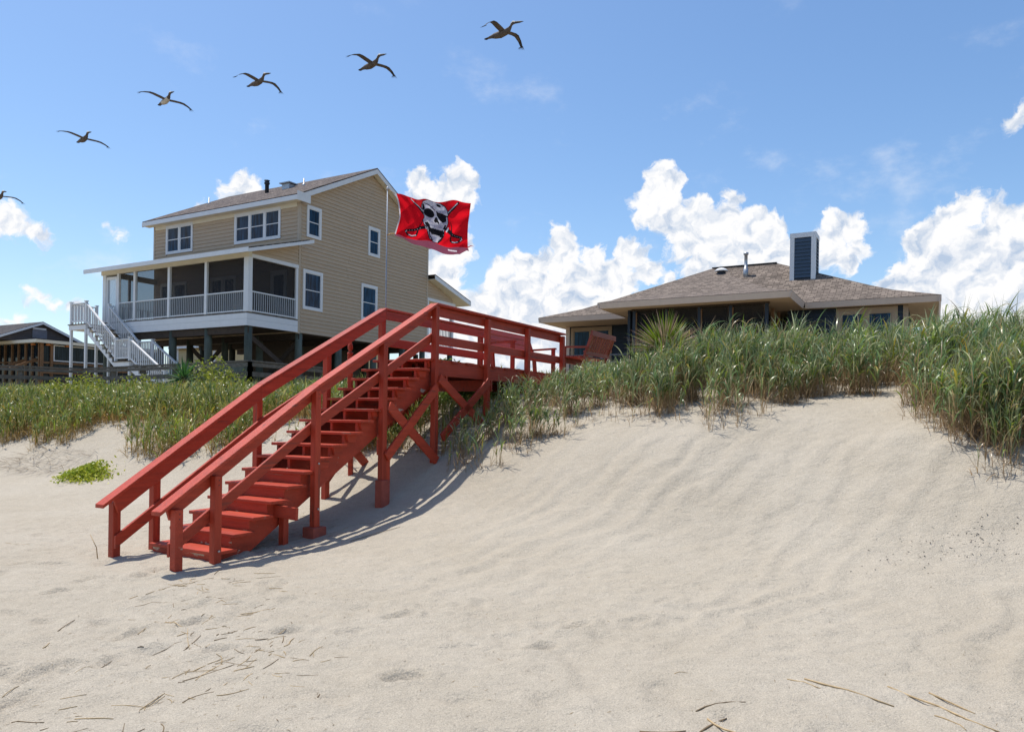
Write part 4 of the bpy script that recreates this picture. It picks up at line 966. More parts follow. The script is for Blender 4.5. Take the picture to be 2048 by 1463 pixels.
    put(ell(X, Y, 905, 75, 48, 26, 0.5), blk)
    put(stroke(X, Y, [(600, 85), (760, 140), (905, 250), (1050, 300)], (7, 15)), blk)
    put(ell(X, Y, 705, 285, 105, 98, 0.1), blk); put(inpoly(X, Y, [(855, 215), (960, 235), (1030, 285), (1025, 400), (960, 425), (880, 370), (850, 290)]), blk)
    put(stroke(X, Y, [(830, 190), (845, 300), (900, 400)], 10), wht)
    put(inpoly(X, Y, [(815, 350), (850, 330), (890, 430), (880, 470), (850, 430), (820, 450), (790, 430)]), blk)
    put(inpoly(X, Y, [(615, 500), (680, 480), (720, 540), (700, 600), (650, 570)]), blk); put(inpoly(X, Y, [(1000, 470), (1035, 480), (1000, 560), (960, 560)]), blk)
    put(inpoly(X, Y, [(700, 560), (830, 590), (960, 580), (985, 620), (950, 720), (860, 740), (760, 720), (705, 650)]), blk)
    for k in range(8): put(inpoly(X, Y, [(728+27*k, 545), (750+27*k, 545), (749+27*k, 590), (729+27*k, 588)]), wht)
    for k in range(6): put(inpoly(X, Y, [(770+24*k, 705), (789+24*k, 705), (788+24*k, 738), (771+24*k, 738)]), wht)
    put(stroke(X, Y, [(690, 600), (720, 740), (780, 830)], 10), blk); put(stroke(X, Y, [(985, 600), (950, 740), (890, 830)], 10), blk)
    # the hem that curls under and shows its dull reverse
    curl = Wg > 1.0
    col[curl] = (0.17, 0.05, 0.085); put(curl & (X > 1120) & (X < 1330) & (np.abs(Y-905-(X-1120)*0.18) < 12), wht)
    # shape: hoist bows in, the fly billows
    hx = 0.085-0.10*(1-(2*np.clip(Wg, 0, 1)-1)**2)*-0.62
    lx = 1.315
    Xw = 0.045+hx*(1-Sg)*0.9+Sg*(lx-0.02*np.clip(Wg, 0, 1))+0.02*np.sin(Sg*9+Wg*3)
    bil = 0.085*np.sin(Sg*7.5-Wg*1.4+0.4)*Sg**0.6+0.030*np.sin(Sg*17+Wg*5)*Sg+0.05*np.sin(Wg*3.0)*np.sin(Sg*3.1)+0.016*np.sin(Sg*34-Wg*14)*np.clip(1.1-Sg, 0, 1)+0.012*np.sin(Wg*21+Sg*11)*Sg+0.02*np.abs(np.sin(Sg*11+Wg*6))
    Yw = -0.05*Sg-bil
    Wc = np.clip(Wg, 0, 1)
    ztop = 2.985-0.185*Sg-0.035*np.sin(Sg*2*np.pi*0.9)*0.8+0.014*np.sin(Sg*19)
    zbot = 2.33-0.225*Sg+0.03*np.sin(Sg*np.pi)*-1+0.012*np.sin(Sg*15+1)
    Zw = ztop+(zbot-ztop)*Wc
    Zw -= np.where(curl, (Wg-1.0)/0.16*0.085*np.clip((Sg-0.12)*3.0, 0, 1)*np.clip((0.97-Sg)*12, 0.0, 1), 0); Yw += np.where(curl, (Wg-1.0)/0.16*0.16, 0)
    V = np.stack([Xw, Yw, Zw], -1).reshape(-1, 3)
    i = np.arange(NX*NW).reshape(NW, NX); F = np.stack([i[:-1, :-1], i[1:, :-1], i[1:, 1:], i[:-1, 1:]], -1).reshape(-1, 4)
    Fl = empty('pirate_flag', (px, py, 2.2), 0, 'red pirate flag with skull and crossed sabres streaming from the pole', 'flag')
    c = np_mesh('cloth', V, F, CLOTH, col.reshape(-1, 3), Fl)
    a0 = V[0]; b0 = V[(int(NW/1.16)-1)*NX]
    MB().tube([(0.0, 0, 3.04), (a0[0]*0.5, 0, 3.03), tuple(a0)], 0.006, 5).build('rope', ROPE, Fl); MB().tube([(0.0, 0, b0[2]-0.03), (b0[0]*0.5, -0.01, b0[2]-0.01), tuple(b0)], 0.012, 5).build('rope', ROPE, Fl)
    e0 = V[(int(NW/1.16)-2)*NX+NX-1]
    MB().tube([tuple(e0), (e0[0]+0.05, e0[1], e0[2]+0.03), (e0[0]+0.09, e0[1], e0[2]+0.02)], [0.01, 0.006, 0.003], 5).build('frayed_thread', mat('red_thread', (0.5, 0.01, 0.02), 0.9, 0.1), Fl)
flag()

# ------------------------------------------------------------------ grasses
def blades(base, azim, th0, droop, length, width, cbase, ctip, nseg=5, side=None):
    """ribbons that leave base at tilt th0 from vertical and droop along their length"""
    n = len(base); P = np.empty((n, nseg+1, 3)); P[:, 0] = base
    dirh = np.stack([np.cos(azim), np.sin(azim)], -1); ds = length/nseg
    for i in range(nseg):
        th = th0+droop*((i+0.5)/nseg)**1.5
        P[:, i+1, :2] = P[:, i, :2]+(dirh*(np.sin(th)*ds)[:, None]); P[:, i+1, 2] = P[:, i, 2]+np.cos(th)*ds
    f = np.linspace(0, 1, nseg+1); prof = np.clip(np.minimum(0.55+f*1.6, (1-f)*1.9+0.03), 0.03, 1.0)
    tw = RNG.uniform(-0.9, 0.9, n); sx = -np.sin(azim+tw); sy = np.cos(azim+tw); szz = RNG.uniform(-0.5, 0.5, n)
    S = np.stack([sx, sy, szz], -1)[:, None, :]*(width[:, None]*prof[None, :]*0.5)[..., None]
    V = np.stack([P-S, P+S], 2).reshape(-1, 3)
    C = cbase[:, None, :]*(1-f[None, :, None])+ctip[:, None, :]*f[None, :, None]
    C = np.repeat(C[:, :, None, :], 2, 2).reshape(-1, 3)
    k = (np.arange(n)*(nseg+1)*2)[:, None]+np.arange(nseg)[None, :]*2
    F = np.stack([k, k+1, k+3, k+2], -1).reshape(-1, 4)
    return V, F, C
def merge(parts):
    o = 0; Vs = []; Fs = []; Cs = []
    for V, F, C in parts: Vs.append(V); Fs.append(F+o); Cs.append(C); o += len(V)
    return np.concatenate(Vs), np.concatenate(Fs), np.concatenate(Cs)
def lerpc(a, b, f): return np.array(a)*(1-f[:, None])+np.array(b)*f[:, None]

def oat_shoots(t, v, hgt, green, leaves, wid, dry=0.3):
    """shoots of sea oats: upright culms with long arching leaves, straw at the foot"""
    x, y = to_xy(t, v); z = terrain(x, y); n = len(t)
    lean = RNG.normal(0, 0.10, n)+0.05; leanaz = RNG.normal(-0.3, 1.5, n)
    root = np.stack([x, y, z-0.03], -1); parts = []
    dirv = np.stack([np.cos(leanaz)*np.sin(lean), np.sin(leanaz)*np.sin(lean), np.cos(lean)], -1)
    # culms
    parts.append(blades(root, leanaz, np.abs(lean), np.full(n, 0.15), hgt*0.75, np.full(n, 0.008)*wid, lerpc((0.24, 0.15, 0.075), (0.38, 0.27, 0.13), RNG.random(n)), lerpc((0.18, 0.21, 0.07), (0.26, 0.26, 0.09), RNG.random(n)), 3))
    # leaves
    idx = np.repeat(np.arange(n), leaves); m = len(idx); h = np.where(RNG.random(m) < 0.62, RNG.uniform(0.46, 0.84, m), RNG.uniform(0.03, 0.46, m))
    b = root[idx]+dirv[idx]*(hgt[idx]*h)[:, None]
    az = RNG.normal(-0.35, 1.35, m)+np.where(RNG.random(m) < 0.3, np.pi, 0)
    ln = hgt[idx]*RNG.uniform(0.26, 0.56, m)*(1.1-0.35*h); th = RNG.uniform(0.05, 0.45, m); dr = RNG.uniform(0.4, 2.8, m)
    isd = RNG.random(m) < np.clip(dry+1.05-h*1.75, 0.10, 0.95)
    g = green[idx]; q = RNG.random(m); c1 = np.where((q < 0.52)[:, None], np.array((0.155, 0.26, 0.115)), np.where((q < 0.84)[:, None], np.array((0.22, 0.30, 0.045)), np.array((0.48, 0.53, 0.33))))
    ct = c1*RNG.uniform(0.75, 1.25, m)[:, None]*g[:, None]; cb = ct*np.array((0.8, 0.78, 0.6))
    db = lerpc((0.20, 0.125, 0.065), (0.38, 0.26, 0.14), RNG.random(m)); dt = lerpc((0.32, 0.21, 0.11), (0.58, 0.45, 0.25), RNG.random(m))
    yel = (RNG.random(m) < 0.06)[:, None]
    cb = np.where(isd[:, None], db, cb); ct = np.where(isd[:, None], dt, np.where(yel, np.array((0.48, 0.33, 0.05)), ct))
    w = RNG.uniform(0.011, 0.026, m)*wid*np.where(isd, 0.55, 1.0)
    parts.append(blades(b, az, th, dr, ln, w, cb, ct, 5))
    # upright young blades at the top
    idx = np.repeat(np.arange(n), 4); m = len(idx); b = root[idx]+dirv[idx]*(hgt[idx]*RNG.uniform(0.35, 0.74, m))[:, None]
    parts.append(blades(b, RNG.uniform(-3, 3, m), RNG.uniform(0.0, 0.4, m), RNG.uniform(0, 0.9, m), hgt[idx]*RNG.uniform(0.25, 0.55, m), RNG.uniform(0.006, 0.011, m)*wid, np.where((RNG.random(m) < 0.17)[:, None], np.array((0.42, 0.31, 0.16)), lerpc((0.15, 0.21, 0.08), (0.24, 0.29, 0.08), RNG.random(m))), lerpc((0.22, 0.31, 0.16), (0.46, 0.40, 0.20), RNG.random(m)), 3))
    # dead straw round the foot
    idx = np.repeat(np.arange(n), 5); m = len(idx); b = root[idx]+np.stack([RNG.normal(0, 0.04, m), RNG.normal(0, 0.04, m), np.zeros(m)], -1)
    parts.append(blades(b, RNG.uniform(-3.1, 3.1, m), RNG.uniform(0.0, 0.8, m), RNG.uniform(0, 1.2, m), hgt[idx]*RNG.uniform(0.2, 0.58, m), RNG.uniform(0.005, 0.010, m)*wid, lerpc((0.18, 0.11, 0.06), (0.34, 0.22, 0.12), RNG.random(m)), lerpc((0.30, 0.20, 0.11), (0.52, 0.39, 0.22), RNG.random(m)), 3))
    return merge(parts)

def scatter_clumps(tr, vr, n, per, rad, ok):
    ct = RNG.uniform(*tr, n); cv = RNG.uniform(*vr, n); k = ok(ct, cv); ct, cv = ct[k], cv[k]
    reps = RNG.poisson(per, len(ct))+2; i = np.repeat(np.arange(len(ct)), reps)
    t = ct[i]+RNG.normal(0, rad, len(i)); v = cv[i]+RNG.normal(0, rad, len(i)); tone = RNG.uniform(0.62, 1.2, len(ct))[i]; hh = RNG.uniform(0.82, 1.15, len(ct))[i]
    return t, v, tone, hh

def edge_r(v):   # front edge of the grass on the right dune
    e = np.interp(v, [-13, -9, -8.2, -7.5, -7.0, -6.6, -6.3, -5.7, -5.0, -4.1, -3.4, -2.8, -2.2, -1.7, -1.3, -0.3, 0.3], [4.6, 4.7, 4.8, 4.6, 4.7, 5.2, 6.3, 7.3, 6.8, 5.6, 6.1, 5.8, 6.0, 5.2, 4.7, 4.45, 4.4])
    return e+0.9*fbm(v*2.1+3, v*0+1.5, 3)
def right_grass():
    ok = lambda t, v: (t > edge_r(v)) & ~((v > -0.22) & (v < 1.3) & (t > 4.2))
    t, v, tone, hh = scatter_clumps((4.0, 11.5), (-13, 0.2), 880, 9, 0.10, ok)
    k = ~((v > -0.10) & (v < 1.25)); t, v, tone, hh = t[k], v[k], tone[k], hh[k]
    near = np.clip(1-(t-edge_r(v))/1.2, 0, 1)
    hgt = (0.94-0.22*near)*hh*RNG.uniform(0.75, 1.12, len(t))*np.where(v > -2.1, np.where(t > 6.3, 0.56, 0.76), 1.0)*np.clip(np.interp(v, [-9, -6, -4, 0], [1.08, 1.0, 0.95, 0.9]), 0, 2)
    P = [oat_shoots(t, v, hgt*(1+0.5*fbm(v*1.5+3, t*1.5, 2)), tone, 7, 0.95, 0.16)]
    t, v, tone, hh = scatter_clumps((4.4, 7.5), (-10.5, -6.5), 130, 11, 0.11, ok)
    P.append(oat_shoots(t, v, 0.98*hh*RNG.uniform(0.75, 1.1, len(t)), tone, 7, 1.0, 0.22))
    # loose shoots trailing down the slope
    n = 110; v = np.concatenate([RNG.uniform(-8.6, -6.4, 45), RNG.uniform(-4.6, -0.4, 65)]); t = edge_r(v)-RNG.uniform(0.0, 0.6, n)**1.5
    P.append(oat_shoots(t, v, RNG.uniform(0.35, 0.85, n), np.ones(n), 5, 0.85, 0.4))
    # farther back, in front of the house
    t, v, tone, hh = scatter_clumps((11.5, 16), (-14, -0.6), 260, 5, 0.18, lambda a, b: a > 0)
    P.append(oat_shoots(t, v, 0.62*hh, tone, 5, 1.2, 0.2))
    V, F, C = merge(P); tag(np_mesh('sea_oats', V, F, GRASS, C), 'tall arching blue-green sea oats crowning the right dune', 'grass', kind='stuff')
right_grass()
def left_grass():
    def edge(v): return np.interp(v, [1.3, 2.2, 3.0, 4.2, 5.2, 6.4, 7.6, 8.2, 9.5, 11, 13, 16], [4.2, 4.25, 4.5, 4.5, 4.7, 4.25, 4.2, 5.2, 4.8, 4.6, 4.5, 4.3])+0.5*fbm(v*1.7+8, v*0+4.5, 2)
    ok = lambda t, v: (t > edge(v)) & (fbm(t*0.8+2, v*0.8, 2) > -0.17)
    t, v, tone, hh = scatter_clumps((4.0, 13.0), (1.45, 22), 1500, 9, 0.20, ok)
    k = v > 1.36; t, v, tone, hh = t[k], v[k], tone[k], hh[k]
    P = [oat_shoots(t, v, np.interp(t, [4, 6, 8, 13], [0.64, 0.70, 0.68, 0.62])*hh*RNG.uniform(0.7, 1.15, len(t))*np.where((v < 3.2) & (t > 5.5), 0.6, 1.0), tone*0.85, 6, 1.15, 0.16)]
    # tufts in the shade beneath the deck and stairs
    n = 700; t = RNG.uniform(4.5, 8.5, n); v = RNG.uniform(-0.05, 2.2, n); P.append(oat_shoots(t, v, np.clip(2.05-np.array([gz(*to_xy(a, b)) for a, b in zip(t, v)]), 0.08, 0.6)*RNG.uniform(0.5, 0.95, n), np.ones(n), 4, 0.9, 0.4))
    V, F, C = merge(P); C = C*np.array((1.05, 1.0, 0.62)); tag(np_mesh('dune_grass', V, F, GRASS, C), 'yellow-green dune grass thick along the foot of the left houses', 'grass', kind='stuff')
left_grass()

# ------------------------------------------------------------------ shrubs, palmetto, yucca, creeping plant
def leaf_cloud(n, rx, ry, rz, size, ca, cb, zoff=0.0, hollow=0.45):
    d = RNG.normal(0, 1, (n, 3)); d /= np.linalg.norm(d, axis=1)[:, None]; r = (hollow+(1-hollow)*RNG.random(n)**0.6)
    lump = 0.75+0.5*vnoise(d[:, 0]*2.2+5+rx*7, d[:, 1]*2.2+d[:, 2]*1.7+9)
    c = d*(r*lump)[:, None]*np.array((rx, ry, rz)); c[:, 2] = np.abs(c[:, 2])*1.0+zoff
    a = RNG.normal(0, 1, (n, 3)); a /= np.linalg.norm(a, axis=1)[:, None]; b = np.cross(a, RNG.normal(0, 1, (n, 3))); b /= np.linalg.norm(b, axis=1)[:, None]
    s = size*RNG.uniform(0.6, 1.3, n)[:, None]; nn = np.cross(a, b)
    V = np.stack([c-a*s, c+b*s*0.42+nn*s*0.15, c+a*s, c-b*s*0.42+nn*s*0.15], 1).reshape(-1, 3)
    F = np.arange(n*4).reshape(n, 4); C = np.repeat(lerpc(ca, cb, RNG.random(n)), 4, 0)
    return V, F, C
def shrub(px, py, rx, ry, rz, n, size, ca, cb, label, name='shrub', cat='shrub', group=None, stems=5):
    z = gz(px, py); R = empty(name, (px, py, z), 0, label, cat, group)
    mb = MB()
    for k in range(stems):
        a = k*2.4+1; mb.tube([(0, 0, -0.1), (math.cos(a)*rx*0.3, math.sin(a)*ry*0.3, rz*0.5), (math.cos(a)*rx*0.6, math.sin(a)*ry*0.6, rz*0.9)], [0.02, 0.014, 0.006], 5)
    mb.build('stem', BROWNW, R)
    V, F, C = leaf_cloud(n, rx, ry, rz, size, ca, cb, 0.0); tag(np_mesh('crown', V, F, LEAF, C, R, smooth=False), kind='stuff')
    return R
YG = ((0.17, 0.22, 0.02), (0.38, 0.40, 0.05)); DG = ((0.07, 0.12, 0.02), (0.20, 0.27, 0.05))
shrub(-8.0, 20.0, 1.1, 0.9, 1.25, 3400, 0.045, *YG, 'bright yellow-green leafy shrub right of the spiky yucca')
shrub(-11.6, 20.2, 1.4, 0.8, 0.95, 3000, 0.045, *YG, 'low yellow-green bush before the white staircase foot, left of the yucca')
shrub(-9.9, 19.9, 1.1, 0.7, 0.85, 2200, 0.045, *YG, 'small yellow-green bush just left of the yucca')
shrub(-14.0, 22.0, 1.6, 0.8, 0.75, 2400, 0.05, *YG, 'low yellowish bush under the boardwalk railing corner')
shrub(-18.3, 22.0, 1.8, 0.8, 0.6, 1800, 0.05, *YG, 'yellowish bush below the boardwalk railing at the left edge')
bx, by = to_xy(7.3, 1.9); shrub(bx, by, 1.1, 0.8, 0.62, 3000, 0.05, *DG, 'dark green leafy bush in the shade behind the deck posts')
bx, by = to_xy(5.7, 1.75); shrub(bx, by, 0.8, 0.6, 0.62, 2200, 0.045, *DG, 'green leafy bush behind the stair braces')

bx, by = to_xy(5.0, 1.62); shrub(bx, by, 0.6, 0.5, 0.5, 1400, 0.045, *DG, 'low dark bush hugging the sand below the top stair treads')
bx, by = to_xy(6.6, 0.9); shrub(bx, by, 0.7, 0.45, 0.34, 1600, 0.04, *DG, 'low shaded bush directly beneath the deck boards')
def spiky(name, cat, label, x, y, z, n, ln, wd, cg, ct, zc, spread):
    R = empty(name, (x, y, z), 0, label, cat)
    MB().tube([(0, 0, -0.2), (0, 0, zc)], [0.09, 0.06], 8).build('stem', BROWNW, R, True)
    for k in range(n):
        az = k*2.39996; f = (k+0.5)/n; th = 0.05+spread*f**0.75+random.uniform(-0.08, 0.08); L_ = ln*random.uniform(0.8, 1.1)
        g = np.array([[0.0, 0.0, zc-0.08]]); a1 = np.array([az]); br = random.random() < 0.10+0.8*f
        tipc = np.array([ct if br else cg])*random.uniform(0.8, 1.25)
        V, F, C = blades(g, a1, np.array([th]), np.array([0.12+0.2*f]), np.array([L_]), np.array([wd]), np.array([cg])*random.uniform(0.75, 1.2), tipc, 5)
        np_mesh('leaf', V, F, LEAF, C, R)
    return R
pX, pY = 2.62, 12.9
spiky('palmetto', 'palmetto', 'spiky palmetto clump with brown leaf tips in front of the dark porch', pX, pY, gz(pX, pY), 300, 0.72, 0.030, (0.14, 0.20, 0.018), (0.36, 0.23, 0.20), 0.74, 1.40)
pX, pY = -8.55, 19.4
spiky('yucca', 'yucca', 'dark green sword-leaved yucca among the left dune grass', pX, pY, gz(pX, pY), 60, 0.62, 0.05, (0.045, 0.13, 0.03), (0.05, 0.12, 0.03), 0.95, 1.9)

def creeper():
    x, y = -7.95, 13.95
    z = gz(x, y); R = empty('creeping_plant', (x, y, z), ANG+RAD(90), 'small bright green creeping plant alone on the left sand', 'plant')
    n = 1700; u = RNG.normal(0, 0.27, n); v = RNG.normal(0, 0.15, n); wx = x+u*math.cos(ANG+RAD(90))-v*math.sin(ANG+RAD(90)); wy = y+u*math.sin(ANG+RAD(90))+v*math.cos(ANG+RAD(90))
    h = terrain(wx, wy)-z+RNG.random(n)*0.22*np.exp(-(u/0.45)**2); c = np.stack([u, v, h+0.01], -1)
    V, F, C = leaf_cloud(n, 0, 0, 0, 0.038, (0.22, 0.32, 0.02), (0.52, 0.52, 0.06)); V = (V.reshape(n, 4, 3)+c[:, None, :]).reshape(-1, 3)
    tag(np_mesh('foliage', V, F, LEAF, C, R, smooth=False), kind='stuff')
    mb = MB()
    for k in range(6): 
        a = k*1.05; mb.tube([(0, 0, 0.0), (math.cos(a)*0.25, math.sin(a)*0.1, 0.06), (math.cos(a)*0.5, math.sin(a)*0.2, 0.03)], 0.006, 4)
    mb.build('runner', BROWNW, R)
creeper()

# ------------------------------------------------------------------ reeds and straw on the sand
def straw(name, label, x0, y0, x1, y1, r, m, group, lift=0.0, cat='straw'):
    n = 5; pts = []; bend = random.gauss(0, 0.06)
    ox, oy = (x0+x1)/2, (y0+y1)/2; L_ = math.hypot(x1-x0, y1-y0); nx, ny = -(y1-y0)/L_, (x1-x0)/L_
    for k in range(n):
        f = k/(n-1); x = x0+(x1-x0)*f+nx*bend*L_*4*f*(1-f); y = y0+(y1-y0)*f+ny*bend*L_*4*f*(1-f); pts.append([x-ox, y-oy, gz(x, y)])
    za, zb = pts[0][2], pts[-1][2]
    for k in range(n):
        f = k/(n-1); pts[k][2] = max(pts[k][2]-0.25*r, za+(zb-za)*f)+r*0.6+lift*f
    oz = min(p[2] for p in pts); pts = [(p[0], p[1], p[2]-oz) for p in pts]
    o = MB().tube(pts, [r, r*1.05, r*0.95, r*0.85, r*0.6], 5).build(name, m, None, True); o.location = (ox, oy, oz)
    tag(o, label, cat, group); return o
BIG = [(1.73, 4.63, 1.88, 4.49), (1.83, 4.61, 2.21, 4.27), (2.31, 4.54, 2.55, 3.87), (2.5, 4.43, 2.58, 4.12), (2.34, 4.09, 2.39, 3.89), (1.04, 4.12, 1.36, 4.27), (0.99, 3.83, 1.2, 4.09), (1.08, 4.03, 1.24, 3.82), (0.68, 3.84, 0.92, 3.85)]
BL = ['thin short reed touching the long reed at lower right', 'long pale reed lying second from the right corner', 'longest reed stalk running to the bottom right corner', 'reed beside and right of the longest stalk', 'short split reed below the longest stalk at bottom right', 'short reed lying nearly level above the crossed pair', 'reed of the crossed pair leaning up to the right', 'reed of the crossed pair sloping down to the right', 'level reed at the bottom edge right of centre']
for b, l in zip(BIG, BL): straw('reed', l, *b, 0.0042 if 'short' in l else 0.0058, STRAWD if 'level' in l or 'leaning' in l else STRAW, 'reeds at lower right', cat='reed')
SM = [(1.05, 4.71, 1.15, 4.77), (-6.17, 9.04, -5.7, 8.87), (-3.19, 6.55, -3.04, 6.89), (-3.11, 6.2, -2.9, 6.44), (-3.3, 5.46, -3.32, 5.71), (-2.73, 5.49, -2.58, 5.73), (-2.64, 5.74, -2.42, 5.54), (-2.68, 4.62, -2.61, 4.72), (-2.61, 4.75, -2.6, 4.9), (-1.97, 4.52, -1.77, 4.82), (-1.9, 4.54, -1.85, 4.84), (-2.01, 4.08, -1.99, 4.33), (-1.99, 4.12, -1.97, 4.29), (-2.26, 3.75, -2.16, 3.84), (-1.92, 3.71, -1.99, 3.88), (-1.92, 5.06, -1.71, 5.14), (-1.74, 4.79, -1.72, 4.99), (-2.37, 5.51, -2.18, 5.1), (-2.21, 5.1, -2.24, 5.43), (-2.23, 5.27, -1.97, 5.05), (-2.32, 5.64, -2.27, 5.86), (-2.18, 6.05, -1.97, 6.15), (-3.02, 6.89, -2.88, 7.29), (-2.67, 7.19, -2.25, 7.33), (-1.9, 8.89, -1.37, 9.28), (-3.17, 5.08, -3.17, 5.16), (-1.67, 4.28, -1.52, 4.38)]
for k in range(140):
    cc = random.choice(((-2.2, 5.3), (-1.8, 4.7), (-2.5, 6.3), (-2.9, 7.0), (-1.6, 5.2), (-2.1, 4.1))); x = random.gauss(cc[0], 0.28); y = random.gauss(cc[1], 0.30); a = random.gauss(0.8, 1.0); L_ = random.choice((0.04, 0.05, 0.07, 0.09, 0.13, 0.2)); SM.append((x, y, x+L_*math.cos(a), y+L_*math.sin(a)))
for k, b in enumerate(SM): straw('straw', 'dry straw fragment scattered on the sand below the stairs', *b, random.uniform(0.0018, 0.0036), STRAW if k % 5 < 3 else STRAWD, 'straw scattered on the sand')
for x0, y0, z_, L_ in ((-4.60, 8.28, 0.34, 0.1),):
    o = MB().tube([(0, 0, -0.05), (-0.02, 0, 0.12), (-0.09, 0.0, 0.26)], [0.006, 0.005, 0.003], 5).build('reed', STRAW, None, True); xx, yy = to_xy(-0.05, 1.235); o.location = (xx, yy, gz(xx, yy)); tag(o, 'upright reed stub leaning beside the far bottom stair post', 'reed', 'reeds')
def debris():
    n = 900; x = np.concatenate([RNG.normal(-2.0, 0.8, 500), RNG.uniform(-6, 4.5, 400)]); y = np.concatenate([RNG.uniform(3.6, 7.2, 500), RNG.uniform(3.6, 8, 400)])
    a = RNG.normal(0.8, 0.9, n); L_ = RNG.uniform(0.012, 0.05, n); b = np.stack([x, y, terrain(x, y)+0.003], -1)
    V, F, C = blades(b, a, np.full(n, 1.5), np.full(n, 0.04), L_, RNG.uniform(0.002, 0.005, n), lerpc((0.16, 0.11, 0.06), (0.36, 0.27, 0.15), RNG.random(n)), lerpc((0.16, 0.11, 0.06), (0.36, 0.27, 0.15), RNG.random(n)), 2)
    # dead stems and root strands on the eroded left bank, and under the stairs
    m = 220; t = RNG.uniform(3.3, 4.4, m); v = RNG.uniform(8.2, 10.8, m); xx, yy = to_xy(t, v)
    V2, F2, C2 = blades(np.stack([xx, yy, terrain(xx, yy)+0.01], -1), RNG.normal(-1.9, 0.7, m), RNG.uniform(1.1, 1.6, m), RNG.uniform(0, 0.5, m), RNG.uniform(0.15, 0.6, m), RNG.uniform(0.006, 0.014, m), lerpc((0.12, 0.085, 0.06), (0.25, 0.19, 0.13), RNG.random(m)), lerpc((0.15, 0.11, 0.08), (0.30, 0.23, 0.16), RNG.random(m)), 3)
    m = 160; t = RNG.uniform(0.9, 2.6, m); v = RNG.uniform(-0.3, 1.0, m); xx, yy = to_xy(t, v)
    V3, F3, C3 = blades(np.stack([xx, yy, terrain(xx, yy)+0.008], -1), RNG.normal(0.4, 0.6, m), RNG.uniform(1.3, 1.55, m), RNG.uniform(0, 0.1, m), RNG.uniform(0.08, 0.3, m), RNG.uniform(0.003, 0.006, m), lerpc((0.16, 0.11, 0.06), (0.36, 0.27, 0.15), RNG.random(m)), lerpc((0.16, 0.11, 0.06), (0.36, 0.27, 0.15), RNG.random(m)), 3)
    m = 150; xx = RNG.normal(4.2, 0.45, m); yy = RNG.normal(6.95, 0.16, m)  # dark stone and shell bits standing in for a small dark rut
    V4, F4, C4 = blades(np.stack([xx, yy, terrain(xx, yy)+0.002], -1), RNG.uniform(-3, 3, m), RNG.uniform(0.9, 1.5, m), np.full(m, 0.2), RNG.uniform(0.008, 0.03, m), RNG.uniform(0.006, 0.018, m), lerpc((0.05, 0.045, 0.04), (0.35, 0.30, 0.25), RNG.random(m)**3), lerpc((0.05, 0.045, 0.04), (0.35, 0.30, 0.25), RNG.random(m)**3), 2)
    V, F, C = merge([(V, F, C), (V2, F2, C2), (V3, F3, C3), (V4, F4, C4)])
    tag(np_mesh('plant_litter', V, F, LEAF, C, smooth=False), 'fine dry plant litter strewn over the lower sand, dark bits for a rut', 'litter', kind='stuff')
debris()

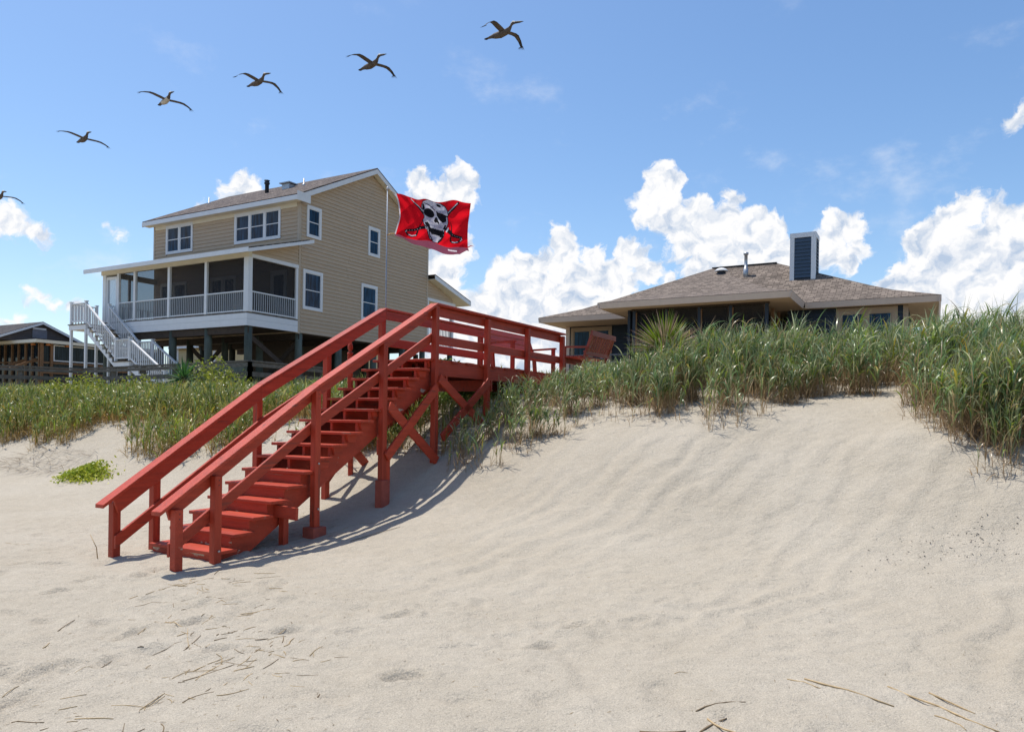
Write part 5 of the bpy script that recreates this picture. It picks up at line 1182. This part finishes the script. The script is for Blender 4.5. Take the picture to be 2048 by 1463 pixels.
# ------------------------------------------------------------------ pelicans
PEL = mat('pelican_plumage', (0.12, 0.095, 0.08), 0.8, 0.3, 9); PELD = mat('dark_flight_feathers', (0.045, 0.038, 0.036), 0.8, 0.2, 9); PELW = mat('pale_head_feathers', (0.55, 0.50, 0.42), 0.8, 0.1, 9); PELB = mat('pelican_bill', (0.06, 0.055, 0.05), 0.6, 0.2, 9)
def pelican(loc, label, white_belly=False, tilt=0.0, flap=1.0, droop=0.0, yaw=0.0):
    bm = MB(); mats = []
    # body, neck, head and bill: one lofted skin along the spine (x forward)
    spine = [(-0.62, 0.00, 0.010, 0.06), (-0.50, 0.00, 0.03, 0.085), (-0.32, -0.01, 0.09, 0.10), (-0.10, -0.03, 0.115, 0.115), (0.12, -0.02, 0.10, 0.105), (0.26, 0.03, 0.075, 0.075), (0.32, 0.09, 0.055, 0.05), (0.35, 0.15, 0.055, 0.05), (0.42, 0.185, 0.06, 0.048), (0.50, 0.165, 0.04, 0.03), (0.66, 0.13, 0.035, 0.018), (0.82, 0.10, 0.006, 0.006)]
    n = 10; V = []; F = []; MI = []
    for x, z, hz, hy in spine:
        for k in range(n): a = 2*math.pi*k/n; V.append((x, math.cos(a)*hy, z+math.sin(a)*hz))
    for i in range(len(spine)-1):
        for k in range(n):
            F.append((i*n+k, i*n+(k+1) % n, (i+1)*n+(k+1) % n, (i+1)*n+k))
            top = math.sin(2*math.pi*(k+0.5)/n) > 0.2
            MI.append(3 if i >= 9 else (2 if (i in (6, 7, 8) and top) else (2 if (white_belly and 1 < i < 5 and not top) else 0)))
    F.append(tuple(range(n))[::-1]); MI.append(0)
    # wings: inner arm rises, wrist swept forward, hand droops; separate primaries at the tip
    for s in (1, -1):
        sec = [(0.03, 0.15, -0.15, 0.03, 0.025), (0.30, 0.17, -0.13, 0.075, 0.028), (0.55, 0.20, -0.07, 0.095, 0.024), (0.70, 0.205, -0.03, 0.085, 0.018), (0.90, 0.14, -0.03, 0.03, 0.013), (1.05, 0.07, -0.05, -0.035, 0.009)]
        o = len(V)
        sec = [(y, xl, xt, z*flap-droop*max(0.0, y-0.6)**2, th) for y, xl, xt, z, th in sec]
        for y, xl, xt, z, th in sec:
            xl, xt = 0.04+(xl-0.04)*0.72, 0.04+(xt-0.04)*0.72; xm = (xl*0.75+xt*0.25)
            V += [(xl, s*y, z), (xm, s*y, z+th*0.6), (xt, s*y, z-0.005), (xm, s*y, z-th*0.4)]
        for i in range(len(sec)-1):
            for k in range(4):
                q = (o+i*4+k, o+i*4+(k+1) % 4, o+(i+1)*4+(k+1) % 4, o+(i+1)*4+k); F.append(q if s > 0 else q[::-1]); MI.append(1 if (i > 3 or k in (0, 3) and i > 1) else 0)
        F.append((o, o+3, o+2, o+1)); MI.append(0)
        e = sec[-1]
        for j in range(5):                                   # fingered primaries
            f = j/4; xb = e[1]+(e[2]-e[1])*f; o2 = len(V); tx, ty, tz = xb-0.05-0.02*j, s*(e[0]+0.16-0.03*j), e[3]-0.07+0.01*j
            V += [(xb+0.022, s*(e[0]-0.03), e[3]+0.003), (xb-0.022, s*(e[0]-0.03), e[3]+0.003), (xb, s*(e[0]-0.03), e[3]-0.006), (tx, ty, tz)]
            F += [(o2, o2+1, o2+3), (o2+1, o2+2, o2+3), (o2+2, o2, o2+3)]; MI += [1, 1, 1]
    # scalloped trailing feathers and short tail
    o = len(V); V += [(-0.55, 0.06, 0.01), (-0.55, -0.06, 0.01), (-0.72, -0.07, 0.0), (-0.76, 0.0, 0.0), (-0.72, 0.07, 0.0), (-0.56, 0, 0.02)]; F += [(o, o+5, o+1, o+2, o+3, o+4)]; MI += [1]
    me = bpy.data.meshes.new('pelican'); me.from_pydata(V, [], F); me.update()
    for m in (PEL, PELD, PELW, PELB): me.materials.append(m)
    me.polygons.foreach_set('material_index', MI); me.polygons.foreach_set('use_smooth', [True]*len(me.polygons))
    ob = bpy.data.objects.new('pelican', me); COL.objects.link(ob); ob.location = loc; ob.rotation_euler = (RAD(tilt), RAD(-2), RAD(-38+yaw))
    tag(ob, label, 'pelican', 'pelicans flying in a line'); return ob
def at_px(px, py, D):
    X = px-1024.0; Y = py-831.0; a = X+0.015*Y; b = Y-0.015*X
    return (a/1493*D, D, 1.6-b/1493*D)
for (px, py, D, wb, tl, fl, dp, yw), lab in zip(((1006, 65, 24.5, False, 5, 1.15, 0.5, 3), (744, 128, 27.5, False, 1, 0.9, 0.2, -2), (517, 163, 30, False, 4, 1.1, 0.35, 2), (332, 200, 31.5, True, -2, 0.75, 0.05, -5), (168, 277, 34.5, False, -3, 0.6, 0.0, -1), (-1, 393, 37.5, False, 1, 0.9, 0.2, 4)),
        ('highest and nearest pelican leading the line on the right', 'second pelican in the line, above the flag', 'third pelican in the line, above the tan roof', 'pale-bellied pelican, fourth in the line', 'fifth pelican, low at the left', 'last pelican, cut by the left edge')):
    pelican(at_px(px, py, D), lab, wb, tl, fl, dp, yw)

scene.render.resolution_x = 1024; scene.render.resolution_y = 731
